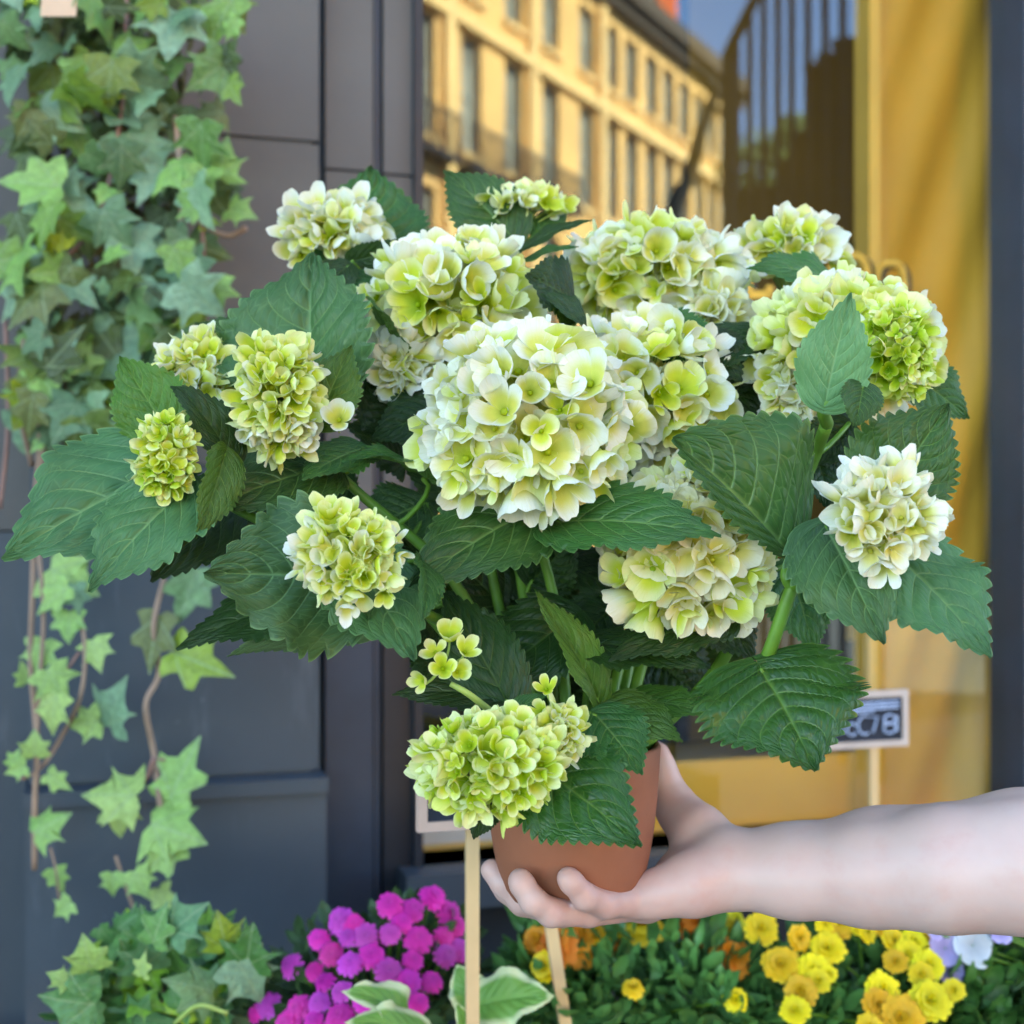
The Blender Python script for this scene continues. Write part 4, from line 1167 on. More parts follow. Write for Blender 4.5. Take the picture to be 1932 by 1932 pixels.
# ------------------------------------------------------------------ ivy
def ivy_leaf_mesh(seed, slim=1.0):
    R = random.Random(seed)
    # 5-lobed outline, base at origin, main lobe along +Y, unit length
    lobes = [(-0.18, -0.10), (-0.38, -0.07), (-0.56, 0.0), (-0.46, 0.15), (-0.38, 0.25), (-0.50, 0.40), (-0.60, 0.58), (-0.40, 0.56), (-0.24, 0.58), (-0.17, 0.78), (0.0, 1.02)]
    L = [(x * slim * R.uniform(0.88, 1.12), y * R.uniform(0.93, 1.07)) for x, y in lobes[:-1]]
    Rr = [(-x * R.uniform(0.9, 1.1), y * R.uniform(0.94, 1.06)) for x, y in reversed(L)]
    out = [(0, 0.0)] + L + [(0, 1.05)] + Rr
    n = len(out)
    f = R.uniform(-0.1, 0.35); bd = R.uniform(0.1, 0.5)
    def z(x, y): return abs(x) * f - bd * (y - 0.4)**2 * 0.6 - 0.25 * x * x + 0.03 * math.sin(7 * x + seed)
    V = [(x, y, z(x, y)) for x, y in out]; UV = [(x, y) for x, y in out]
    inner = []
    for x, y in out[1:]:
        xi, yi = x * 0.52, 0.32 + (y - 0.32) * 0.52
        inner.append(len(V)); V.append((xi, yi, z(xi, yi) + 0.015)); UV.append((xi, yi))
    c = len(V); V.append((0, 0.32, z(0, 0.32))); UV.append((0, 0.32))
    Fs = []
    for i in range(1, n):
        j = i + 1 if i + 1 < n else None
        a = inner[i - 1]
        if j: Fs += [(i, a, inner[i]), (i, inner[i], j)]; Fs.append((a, c, inner[i]))
    Fs += [(0, inner[0], 1), (0, c, inner[0]), (0, n - 1, inner[-1]), (0, inner[-1], c)]
    return mesh_of('leaf', V, Fs, UV)
def ivy_material(name, stops, vein=(0.30, 0.42, 0.22)):
    t = NT(name)
    oi = t.n("ObjectInfo")
    rp = t.n("ValToRGB"); rp.color_ramp.interpolation = 'LINEAR'
    el = rp.color_ramp.elements
    while len(el) < len(stops): el.new(0.5)
    for e, (p, c) in zip(el, stops): e.position = p; e.color = c4(c)
    t.l(oi.outputs["Random"], rp.inputs[0])
    uv = t.n("UVMap"); o = t.coord()
    n1 = t.maprange(t.noise(6, 4, o), 0.3, 0.7, 0.75, 1.25)
    hs = t.n("HueSaturation"); t.l(rp.outputs[0], hs.inputs["Color"]); t.l(n1, hs.inputs["Value"])
    sep = t.n("SeparateXYZ"); t.l(uv.outputs[0], sep.inputs[0])
    ax = t.math('ABSOLUTE', sep.outputs[0])
    r1 = t.maprange(ax, 0.0, 0.03, 1, 0)
    r2 = t.maprange(t.math('ABSOLUTE', t.math('SUBTRACT', t.math('SUBTRACT', sep.outputs[1], 0.05), t.math('MULTIPLY', ax, 0.95))), 0.0, 0.03, 1, 0)
    col = t.mix(t.math('MULTIPLY', t.math('MAXIMUM', r1, r2), 0.5), hs.outputs[0], c4(vein))
    t.l(col, t.b.inputs["Base Color"]); t.b.inputs["Roughness"].default_value = 0.38
    nb = t.bump(t.noise(9, 3, o), 0.25, 0.05)
    thin(t, col, 0.22)
    return t.m
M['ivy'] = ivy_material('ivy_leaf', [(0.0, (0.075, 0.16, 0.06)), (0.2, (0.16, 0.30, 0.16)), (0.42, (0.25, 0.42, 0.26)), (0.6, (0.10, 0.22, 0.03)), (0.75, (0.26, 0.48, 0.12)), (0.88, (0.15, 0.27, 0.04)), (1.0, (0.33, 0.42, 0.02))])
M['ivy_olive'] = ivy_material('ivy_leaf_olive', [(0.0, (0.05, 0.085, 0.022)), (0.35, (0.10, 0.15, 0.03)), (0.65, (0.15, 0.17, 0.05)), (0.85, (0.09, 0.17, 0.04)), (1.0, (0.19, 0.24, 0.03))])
M['ivy_pot'] = ivy_material('ivy_leaf_green', [(0.0, (0.045, 0.16, 0.03)), (0.4, (0.075, 0.23, 0.05)), (0.65, (0.09, 0.24, 0.11)), (0.85, (0.14, 0.36, 0.04)), (1.0, (0.30, 0.50, 0.02))])
M['ivy_lime'] = ivy_material('ivy_leaf_lime', [(0.0, (0.22, 0.42, 0.10)), (0.5, (0.28, 0.46, 0.12)), (1.0, (0.36, 0.50, 0.14))])
M['vine'] = simple('woody_vine', (0.30, 0.19, 0.13), 0.7, 0.25, 15)
M['vine_red'] = simple('reddish_vine', (0.27, 0.14, 0.11), 0.6, 0.25, 15)
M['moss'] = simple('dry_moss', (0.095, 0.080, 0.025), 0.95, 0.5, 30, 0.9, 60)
def ivy_set(mat): 
    out = []
    for i in range(6):
        me = ivy_leaf_mesh(40 + i, [1.0, 1.1, 0.85, 1.0, 0.75, 1.15][i]); me.materials.append(M[mat]); out.append(me)
    return out
IV = {k: ivy_set(k) for k in ('ivy', 'ivy_olive', 'ivy_pot', 'ivy_lime')}
def ivy_leaf(parent, u, v, d, size, ang, kind, R, face=(0, -1, 0.25), tilt=0.45):
    """ang: direction of the tip in the picture plane, degrees, 0 = right, 90 = up"""
    p = P(u, v, d); sz = size * d / F
    y = Vector((math.cos(math.radians(ang)), R.uniform(-tilt, tilt) - 0.1, math.sin(math.radians(ang)))).normalized()
    nr = Vector((face[0] + R.gauss(0, tilt), face[1] + R.gauss(0, 0.2), face[2] + R.gauss(0, tilt)))
    x = y.cross(nr).normalized(); z = x.cross(y)
    Mx = Matrix((x * sz, y * sz, z * sz)).transposed().to_4x4(); Mx.translation = p - y * sz * 0.45
    return put('leaf', R.choice(IV[kind]), None, parent, Mx)
RI = random.Random(21)
ivy = thing('hanging_ivy', P(210, 1200, 1.82), 'long curtain of trailing ivy hanging down the slate pier', 'ivy')
DI = 1.80
# core of dry stems and moss behind the leaves
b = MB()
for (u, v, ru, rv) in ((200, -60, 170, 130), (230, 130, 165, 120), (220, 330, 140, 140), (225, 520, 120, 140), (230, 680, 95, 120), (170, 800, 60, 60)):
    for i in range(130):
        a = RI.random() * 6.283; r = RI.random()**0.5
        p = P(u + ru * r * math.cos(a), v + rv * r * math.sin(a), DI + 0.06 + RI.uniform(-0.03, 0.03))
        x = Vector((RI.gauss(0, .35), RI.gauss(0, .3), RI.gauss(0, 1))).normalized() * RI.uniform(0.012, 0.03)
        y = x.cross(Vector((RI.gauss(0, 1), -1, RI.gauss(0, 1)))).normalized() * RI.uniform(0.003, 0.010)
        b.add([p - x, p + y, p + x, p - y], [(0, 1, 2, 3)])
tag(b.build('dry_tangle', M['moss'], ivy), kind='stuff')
def inside_col(v):
    """left and right edges of the curtain at picture height v"""
    pts = [(-60, -30, 445), (60, -20, 450), (170, -10, 455), (300, 5, 420), (420, 10, 440), (550, 15, 415), (650, 20, 370), (760, 30, 300), (860, 60, 240)]
    for (va, la, ra), (vb, lb, rb) in zip(pts, pts[1:]):
        if va <= v <= vb:
            f = (v - va) / (vb - va); return la + (lb - la) * f, ra + (rb - ra) * f
    return 60, 240
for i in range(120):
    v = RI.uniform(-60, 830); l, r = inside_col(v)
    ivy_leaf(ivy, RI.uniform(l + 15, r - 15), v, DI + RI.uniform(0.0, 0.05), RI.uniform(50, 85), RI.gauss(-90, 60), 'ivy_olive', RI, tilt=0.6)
for i in range(128):
    v = RI.uniform(-60, 840); l, r = inside_col(v)
    ivy_leaf(ivy, RI.uniform(l + 10, r - 10), v, DI - RI.uniform(0.02, 0.10), RI.uniform(58, 118) if RI.random() < 0.8 else RI.uniform(38, 56), RI.gauss(-85, 55), 'ivy' if RI.random() < 0.74 else 'ivy_olive', RI, tilt=0.66)
# leaves one can tell apart along the edges and the trailing ends
for (u, v, s, a, k) in [(60, 345, 120, 175, 'ivy'), (130, 385, 120, -25, 'ivy'), (270, 300, 130, -60, 'ivy'), (325, 60, 105, -95, 'ivy'), (255, 110, 105, -20, 'ivy'), (250, 635, 125, 15, 'ivy'), (455, 400, 60, -20, 'ivy_lime'),
                        (420, 300, 80, 80, 'ivy'), (415, 140, 80, -60, 'ivy_olive'), (435, 120, 70, -70, 'ivy_olive'), (40, 735, 70, 180, 'ivy'), (160, 690, 90, -60, 'ivy_lime'), (90, 650, 90, -60, 'ivy'), (440, 25, 80, -60, 'ivy_olive'),
                        (405, 560, 70, -80, 'ivy_lime'), (330, 560, 90, 160, 'ivy_olive'), (380, 640, 80, -60, 'ivy_olive'), (135, 1095, 100, -30, 'ivy_lime'), (100, 1130, 80, -140, 'ivy_lime'), (180, 1235, 65, -70, 'ivy_lime'), (130, 1180, 60, -90, 'ivy_lime'), (75, 1240, 70, -100, 'ivy_lime'),
                        (105, 1290, 70, -60, 'ivy_lime'), (100, 1345, 80, -100, 'ivy_lime'), (215, 1330, 105, 70, 'ivy'), (160, 1365, 60, 190, 'ivy_lime'), (65, 1405, 50, 90, 'ivy_lime'), (28, 1430, 40, 60, 'ivy_lime'), (30, 1452, 40, -160, 'ivy_lime'),
                        (110, 1475, 55, -35, 'ivy_lime'), (95, 1555, 75, 30, 'ivy_lime'), (110, 1660, 50, -70, 'ivy_lime'), (118, 1715, 45, -140, 'ivy_lime'), (345, 1455, 125, 65, 'ivy_lime'), (210, 1500, 105, 180, 'ivy_lime'), (225, 1540, 70, -85, 'ivy_lime'), (330, 1570, 115, -15, 'ivy_lime'),
                        (300, 1620, 95, -140, 'ivy_lime'), (290, 1210, 110, -100, 'ivy_olive'), (375, 1250, 130, -20, 'ivy'), (355, 1120, 110, -110, 'ivy'), (320, 1590, 60, -100, 'ivy_lime'), (212, 1668, 45, -90, 'ivy_lime'), (265, 1668, 60, -60, 'ivy_lime'), (310, 1700, 60, -60, 'ivy_lime'), (45, 1270, 45, 100, 'ivy_lime'), (145, 1130, 60, -80, 'ivy')]:
    ivy_leaf(ivy, u, v, DI - 0.05 + RI.uniform(-0.02, 0.02), s, a, k, RI, tilt=0.22)
vines = [([(240, -40), (230, 200), (180, 420), (60, 560), (110, 700), (170, 800)], 0.0032), ([(330, 220), (345, 340), (385, 420), (430, 445), (465, 430)], 0.0036), ([(345, 350), (335, 560), (320, 700)], 0.0036),
         ([(380, 400), (385, 500), (388, 620)], 0.003), ([(60, 690), (75, 820), (65, 960), (62, 1100), (58, 1250), (70, 1400), (65, 1520), (65, 1640)], 0.0040), ([(100, 660), (85, 800), (72, 1000), (82, 1150), (75, 1290), (68, 1420)], 0.0030),
         ([(10, 600), (15, 800), (0, 960)], 0.003), ([(140, 1100), (160, 1220), (150, 1320), (110, 1400), (85, 1440)], 0.0030), ([(310, 1090), (290, 1180), (300, 1270), (275, 1330), (290, 1420), (300, 1500), (310, 1570)], 0.0040), ([(290, 1430), (270, 1480), (225, 1505)], 0.0030),
         ([(85, 1440), (62, 1460), (40, 1470)], 0.0022), ([(218, 1615), (240, 1680), (260, 1740)], 0.0024), ([(300, 1432), (330, 1436)], 0.0020), ([(95, 1600), (105, 1640), (112, 1700)], 0.0016), ([(45, 640), (35, 760), (60, 880)], 0.0032), ([(60, 1290), (110, 1280), (150, 1230)], 0.0018)]
for i, (pts, r) in enumerate(vines):
    MB().tube(smooth_path([P(u, v, DI - 0.035 + 0.012 * math.sin(u * 0.1 + k)) for k, (u, v) in enumerate(pts)], 6), r, 6).build('vine', M['vine'] if i % 3 else M['vine_red'], ivy, True)
# kraft tag clipped in the ivy
M['kraft'] = simple('kraft_card', (0.62, 0.42, 0.28), 0.8, 0.08, 20)
M['ink_green'] = simple('green_ink', (0.16, 0.30, 0.12), 0.8, 0.1, 20)
pt = thing('paper_tag', P(113, 10, 1.66), 'pale kraft paper tag tucked into the top of the hanging ivy', 'tag')
b = MB(); b.obox(P(113, -12, 1.66), Vector((0.021, 0, 0)), Vector((0, 0.0006, 0.0)), Vector((0.002, 0, 0.027))); b.build('card', M['kraft'], pt)
b = MB(); b.tube([P(140, -2, 1.657), P(137, 12, 1.657)], 0.0008, 5); b.tube([P(139, 4, 1.657), P(146, -2, 1.657)], 0.0008, 5); b.build('ink_mark', M['ink_green'], pt)
b = MB(); b.tube([P(113, -48, 1.66), P(120, -80, 1.70), P(150, -110, 1.78)], 0.0008, 5); b.build('string', M['kraft'], pt)

# ------------------------------------------------------------------ staging, crates and bedding plants along the window
M['wood_grey'] = simple('weathered_plank', (0.23, 0.20, 0.165), 0.8, 0.22, 9, 0.3, 80)
M['wood_pale'] = simple('pale_stake_wood', (0.62, 0.43, 0.22), 0.65, 0.10, 14)
st = thing('wooden_staging', Vector((0.05, 1.55, 0)), 'low wooden staging bench carrying the bedding plants below the window', 'bench')
for i in range(7):
    MB().box(-0.95, 1.05, 1.24 + i * 0.09, 1.32 + i * 0.09, 0.475, 0.50).build('plank', M['wood_grey'], st)
for x in (-0.88, 0.98):
    for y in (1.28, 1.80):
        MB().box(x - 0.03, x + 0.03, y - 0.03, y + 0.03, 0, 0.474).build('leg', M['wood_grey'], st)
def crate(x0, x1, y0, y1, z0, z1, label, ang=0.0):
    c = Vector(((x0 + x1) / 2, (y0 + y1) / 2, z0))
    cr = thing('wooden_crate', c, label, 'crate', 'plant crates on the staging bench')
    h = (z1 - z0 - 0.012) / 2
    for k in range(2):
        za = z0 + k * (h + 0.012); zb_ = za + h
        for (a, b_, c_, d_) in ((x0, x1, y0, y0 + 0.010), (x0, x1, y1 - 0.010, y1), (x0, x0 + 0.010, y0 + 0.011, y1 - 0.011), (x1 - 0.010, x1, y0 + 0.011, y1 - 0.011)):
            MB().box(a, b_, c_, d_, za, zb_).build('slat', M['wood_grey'], cr)
    MB().box(x0 + 0.011, x1 - 0.011, y0 + 0.011, y1 - 0.011, z0, z0 + 0.012).build('base', M['wood_grey'], cr)
    MB().box(x0 + 0.012, x1 - 0.012, y0 + 0.012, y1 - 0.012, z0 + 0.013, z1 - 0.03).build('compost', M['soil'], cr)
    for dx in (x0 + 0.011, x1 - 0.027):
        for dy in (y0 + 0.011, y1 - 0.027):
            MB().box(dx, dx + 0.016, dy, dy + 0.016, z0 + 0.013, z1 - 0.001).build('corner_post', M['wood_grey'], cr)
    return cr
zc0 = 0.501
crate(0.03, 0.265, 1.38, 1.72, zc0, 0.725, 'grey slatted crate filled with orange marigolds')
crate(0.275, 0.60, 1.30, 1.72, zc0, 0.735, 'grey slatted crate filled with yellow zinnias')
crate(0.61, 0.86, 1.42, 1.76, zc0, 0.725, 'grey slatted crate filled with pale violas')
crate(-0.78, -0.47, 1.42, 1.76, zc0, 0.60, 'grey slatted crate under the bushy green ivy')
M['potplastic'] = simple('black_plastic_pot', (0.02, 0.02, 0.022), 0.5, 0.2, 10)

M['petal_pink'] = petal('magenta_petal', (0.80, 0.016, 0.40))
M['petal_pink2'] = petal('pink_petal', (0.66, 0.05, 0.48))
M['petal_yellow'] = petal('yellow_petal', (0.95, 0.76, 0.010))
M['petal_gold'] = petal('golden_petal', (0.90, 0.56, 0.010))
M['petal_orange'] = petal('orange_petal', (0.95, 0.29, 0.008))
M['petal_rust'] = petal('rust_petal', (0.80, 0.17, 0.008))
M['petal_lilac'] = petal('lilac_petal', (0.46, 0.42, 0.78))
M['petal_ice'] = petal('pale_blue_petal', (0.62, 0.72, 0.80))
M['bed_leaf'] = ivy_material('bedding_leaf', [(0.0, (0.04, 0.14, 0.03)), (0.5, (0.06, 0.19, 0.04)), (1.0, (0.05, 0.15, 0.05))])
def petal_flower(rings, seed, name='flower'):
    """rings: (count, radius_in, radius_out, width, elevation, droop)"""
    R = random.Random(seed); V = []; Fs = []
    for (n, ri, ro, w, el, droop, zz) in rings:
        o0 = R.random()
        for k in range(n):
            a = 2 * math.pi * (k + o0 + R.uniform(-0.15, 0.15)) / n; e = el + R.uniform(-0.12, 0.12); l = (ro - ri) * R.uniform(0.88, 1.1)
            c, s_ = math.cos(a), math.sin(a); b0 = len(V)
            for (f, wf) in ((0, 0.45), (0.55, 1.0), (0.88, 0.86), (1.0, 0.35)):
                r = ri + l * f * math.cos(e); z = zz + l * f * math.sin(e) - droop * f * f * l
                for sg in (-1, 1):
                    ww = w * wf / 2 * sg
                    V.append((r * c - ww * s_, r * s_ + ww * c, z + (0.06 * w if f > 0.3 else 0)))
            for i in range(3): Fs.append((b0 + 2 * i, b0 + 2 * i + 1, b0 + 2 * i + 3, b0 + 2 * i + 2))
    return mesh_of(name, V, Fs)
FLW = {}
for key, rings, mats in (
        ('mum', [(13, 0.10, 0.52, 0.20, 0.0, 0.35, 0), (12, 0.08, 0.46, 0.19, 0.15, 0.3, 0.09), (10, 0.05, 0.36, 0.18, 0.3, 0.3, 0.18), (7, 0.0, 0.22, 0.16, 0.35, 0.3, 0.26)], ('petal_pink', 'petal_pink2')),
        ('daisy', [(15, 0.08, 0.52, 0.22, 0.10, 0.15, 0), (14, 0.06, 0.42, 0.19, 0.30, 0.1, 0.03), (12, 0.05, 0.30, 0.15, 0.5, 0.1, 0.05), (9, 0.02, 0.17, 0.10, 0.9, 0, 0.06)], ('petal_yellow', 'petal_gold')),
        ('mari', [(14, 0.06, 0.54, 0.26, 0.15, 0.55, 0), (12, 0.05, 0.44, 0.24, 0.45, 0.35, 0.04), (9, 0.02, 0.30, 0.20, 0.9, 0.1, 0.06)], ('petal_orange', 'petal_gold', 'petal_rust', 'petal_yellow')),
        ('viola', [(5, 0.02, 0.50, 0.52, 0.25, 0.2, 0)], ('petal_lilac', 'petal_ice'))):
    for mt in mats:
        for i in range(3):
            me = petal_flower(rings, 10 * i + 3); me.materials.append(M[mt]); FLW.setdefault((key, mt), []).append(me)
def flower(parent, key, mt, u, v, d, size, up, R, base=None):
    p = P(u, v, d); sz = size * d / F
    z = Vector(up).normalized(); z = (z + Vector((R.gauss(0, .15), R.gauss(0, .15), R.gauss(0, .1)))).normalized()
    x = Matrix.Rotation(R.random() * 6.28, 3, z) @ z.orthogonal().normalized(); y = z.cross(x)
    Mx = Matrix((x * sz, y * sz, z * sz)).transposed().to_4x4(); Mx.translation = p - z * sz * 0.1
    f = put('flower', R.choice(FLW[key, mt]), None, parent, Mx)
    if base is not None:
        b = MB().tube(bez(p - z * sz * 0.12, p - z * sz * 0.5, Vector(base) + Vector((0, 0, 0.05)), base, 6), 0.0016, 5)
        b.build('flower_stem', M['stem'], f, True)
    return f
def foliage(parent, blobs, n, lsize, mat, R, slim=0.45):
    b = MB()
    for i in range(n):
        (c, rad) = R.choice(blobs)
        dv = Vector((R.gauss(0, 1), R.gauss(0, 1), R.gauss(0, 1))).normalized() * R.random()**0.33
        p = Vector(c) + Vector((dv.x * rad[0], dv.y * rad[1], dv.z * rad[2]))
        out = (dv + Vector((R.gauss(0, .4), R.gauss(0, .4) - 0.2, R.gauss(0, .4) + 0.5))).normalized()
        L = R.uniform(*lsize)
        nr = (Vector((0, -0.4, 0.8)) + Vector((R.gauss(0, .4), R.gauss(0, .4), R.gauss(0, .3))))
        x = out.cross(nr).normalized() * L * slim * 0.5; z = x.normalized().cross(out) * L * 0.12
        b.add([p, p + out * L * 0.35 + x, p + out * L * 0.35 - z, p + out * L * 0.35 - x, p + out * L * 0.72 + x * 0.8 - z * .2, p + out * L * 0.7 - z * 1.2, p + out * L * 0.72 - x * 0.8 - z * .2, p + out * L],
              [(0, 1, 2), (0, 2, 3), (1, 4, 5, 2), (2, 5, 6, 3), (4, 7, 5), (5, 7, 6)])
    return tag(b.build('foliage', mat, parent, True), kind='stuff')
M['leaf_bed'] = simple('bedding_green', (0.070, 0.205, 0.050), 0.45, 0.45, 14)
M['leaf_mum'] = simple('mum_green', (0.045, 0.10, 0.030), 0.55, 0.45, 14)
M['leaf_viola'] = simple('viola_green', (0.035, 0.115, 0.022), 0.45, 0.45, 14)

RB = random.Random(5)
# bushy potted ivy
pi = thing('potted_ivy', Vector((-0.54, 1.56, 0.60)), 'bushy bright green ivy in a crate below the hanging ivy', 'ivy')
for i in range(95):
    a = RB.random() * 6.28; r = RB.random()**0.5
    u = 310 + 185 * r * math.cos(a); v = 1835 + 105 * r * math.sin(a)
    if u < 200 and v < 1790: v += 60
    ivy_leaf(pi, u, v, 1.56 + RB.uniform(-0.08, 0.08), RB.uniform(45, 95), RB.gauss(70, 70), 'ivy_pot', RB, (0, -0.8, 0.5), 0.45)
for (u, v, s, a, k) in [(350, 1735, 90, 40, 'ivy_pot'), (300, 1745, 85, 70, 'ivy_pot'), (165, 1800, 70, 100, 'ivy_lime'), (110, 1845, 45, 150, 'ivy_lime'), (470, 1790, 90, 80, 'ivy_pot'), (360, 1860, 95, 160, 'ivy'), (270, 1820, 50, 80, 'ivy_lime'), (130, 1890, 105, 170, 'ivy_pot'), (470, 1850, 100, -60, 'ivy'), (420, 1760, 80, 100, 'ivy')]:
    ivy_leaf(pi, u, v, 1.46, s, a, k, RB, (0, -0.8, 0.5), 0.2)
foliage(pi, [((P(310, 1880, 1.6)), (0.11, 0.07, 0.06))], 260, (0.02, 0.045), M['leaf_bed'], RB, 0.7)
MB().tube(smooth_path([P(330, 1930, 1.44), P(375, 1897, 1.42), P(430, 1912, 1.42)], 6), 0.0025, 6).build('vine', M['stalk'], pi, True)
MB().tube(smooth_path([P(260, 1740, 1.55), P(262, 1800, 1.56), P(300, 1900, 1.56), Vector((-0.54, 1.56, 0.66))], 6), 0.0022, 6).build('vine', M['vine'], pi, True)

# magenta chrysanthemum
mumc = P(720, 2000, 1.52)
mum = thing('chrysanthemum', Vector((mumc.x, 1.55, zc0)), 'rounded magenta chrysanthemum covered in pompon blooms beside the ivy crate', 'chrysanthemum')
MB().lathe([(0.0005, 0.0), (0.07, 0.0), (0.09, 0.15), (0.096, 0.152), (0.096, 0.165), (0.085, 0.165), (0.08, 0.14), (0.0005, 0.14)], Vector((mumc.x, 1.55, zc0)), 32).build('pot', M['potplastic'], mum, True)
mum_fl = [(820, 1690), (780, 1715), (735, 1705), (700, 1720), (668, 1742), (640, 1735), (655, 1765), (600, 1770), (568, 1790), (625, 1800), (690, 1765), (735, 1760), (760, 1738), (800, 1740), (850, 1720), (865, 1745), (840, 1765), (790, 1770), (745, 1790), (700, 1800), (660, 1815), (590, 1830), (545, 1820), (520, 1850), (610, 1850), (780, 1810), (845, 1800), (735, 1830), (690, 1838), (640, 1870), (600, 1890), (560, 1900), (500, 1895), (490, 1925), (540, 1930), (590, 1925), (640, 1915), (690, 1890), (720, 1925), (790, 1890), (740, 1868), (815, 1850), (870, 1790), (880, 1830), (770, 1850), (480, 1910), (680, 1935)]
for q_, (u, v) in enumerate(mum_fl):
    if q_ % 5 == 3: continue
    d = 1.50 - 0.10 * (v - 1700) / 230 + 0.06 * ((u - 690) / 200)**2
    flower(mum, 'mum', 'petal_pink' if RB.random() < 0.62 else 'petal_pink2', u, v, d, RB.uniform(40, 58), ((u - 700) / 300, -0.75, 0.65), RB, Vector((mumc.x, 1.56, zc0 + 0.15)))
foliage(mum, [(P(700, 1900, 1.55), (0.125, 0.10, 0.10)), (P(790, 1850, 1.56), (0.07, 0.07, 0.085)), (P(590, 1910, 1.52), (0.08, 0.08, 0.06))], 900, (0.018, 0.034), M['leaf_mum'], RB, 0.55)

# variegated hosta
t = NT('hosta_leaf')
uv = t.n("UVMap"); sep = t.n("SeparateXYZ"); t.l(uv.outputs[0], sep.inputs[0])
a = t.math('ABSOLUTE', sep.outputs[0]); o = t.coord()
e = t.math('ADD', t.math('MAXIMUM', a, t.maprange(sep.outputs[1], 0.8, 1.0, 0.3, 1.0)), t.math('MULTIPLY', t.math('SUBTRACT', t.noise(14, 3, o), 0.5), 0.5))
col = t.mix(t.maprange(e, 0.60, 0.78), c4((0.14, 0.34, 0.06)), c4((0.60, 0.68, 0.38)))
t.l(col, t.b.inputs["Base Color"]); t.b.inputs["Roughness"].default_value = 0.5
thin(t, col, 0.25)
M['hosta'] = t.m
ho = thing('hosta', P(830, 2150, 1.40), 'variegated hosta with cream-edged leaves in front of the chrysanthemum', 'hosta')
ho.location.z = zc0
MB().lathe([(0.0005, 0.0), (0.045, 0.0), (0.058, 0.11), (0.062, 0.112), (0.062, 0.12), (0.054, 0.12), (0.05, 0.10), (0.0005, 0.10)], Vector((P(830, 2150, 1.40).x, 1.40, zc0)), 28).build('pot', M['potplastic'], ho, True)
hb = Vector((P(830, 2150, 1.40).x, 1.40, zc0 + 0.10))
for (b_, t_, w, n, bend) in [((770, 1945, 1.36), (645, 1872, 1.34), 105, (0.1, -0.5, 0.85), 1.7), ((905, 1898, 1.36), (1046, 1880, 1.34), 120, (0.0, -0.75, 0.65), 0.8), ((800, 1960, 1.34), (650, 1930, 1.31), 95, (0, -0.6, 0.8), 1.0), ((900, 1900, 1.38), (862, 1820, 1.40), 80, (-0.2, -0.85, 0.4), 0.6), ((880, 1960, 1.33), (860, 1890, 1.32), 45, (0.4, -0.8, 0.3), 0.6)]:
    B, T = P(*b_), P(*t_)
    me = leaf_mesh('leaf', (T - B).length, w / F * b_[2], 0.30, bend, 0.28, int(w), 0.0, 0.8, 12, tooth=0.1)
    lf = put('leaf', me, M['hosta'], ho, frame(B, T, n))
    MB().tube(bez(B, B + Vector((0, 0, -0.02)), hb + Vector((0, 0, 0.04)), hb, 6), 0.003, 6).build('petiole', M['stalk'], lf, True)

# orange marigolds
ma = thing('marigold', Vector((0.14, 1.55, 0.66)), 'orange and gold marigolds with ferny leaves in the crate below the pot', 'marigold')
for (u, v, s, mt, up, d) in [(1040, 1778, 78, 'petal_orange', (-0.3, -0.6, 0.75), 1.50), (1085, 1768, 80, 'petal_orange', (0, -0.5, 0.85), 1.52), (1112, 1758, 66, 'petal_gold', (0.2, -0.5, 0.85), 1.53), (1155, 1785, 52, 'petal_rust', (0.2, -0.7, 0.6), 1.54), (1160, 1800, 40, 'petal_orange', (0, -0.8, 0.5), 1.53), (1210, 1738, 74, 'petal_gold', (0, -0.45, 0.9), 1.54), (1228, 1742, 50, 'petal_orange', (0.3, -0.5, 0.8), 1.55),
                           (1322, 1736, 70, 'petal_orange', (0, -0.4, 0.9), 1.55), (1372, 1752, 60, 'petal_gold', (0, -0.7, 0.7), 1.53), (1385, 1735, 45, 'petal_yellow', (0.2, -0.7, 0.7), 1.54), (1378, 1798, 78, 'petal_orange', (0.1, -0.5, 0.85), 1.50), (1022, 1822, 48, 'petal_yellow', (-0.2, -0.8, 0.4), 1.46), (1195, 1860, 36, 'petal_gold', (0, -0.5, 0.9), 1.44), (1388, 1884, 40, 'petal_yellow', (0.1, -0.7, 0.7), 1.44), (1010, 1772, 50, 'petal_orange', (-0.5, -0.6, 0.5), 1.51)]:
    flower(ma, 'mari', mt, u, v, d, s * 1.2, up, RB, Vector((RB.uniform(0.08, 0.22), 1.56, 0.69)))
foliage(ma, [(P(1100, 1880, 1.52), (0.085, 0.09, 0.06)), (P(1250, 1850, 1.54), (0.09, 0.09, 0.075)), (P(1350, 1890, 1.52), (0.07, 0.09, 0.06)), (P(1040, 1830, 1.56), (0.04, 0.05, 0.05))], 1150, (0.022, 0.046), M['leaf_bed'], RB, 0.42)
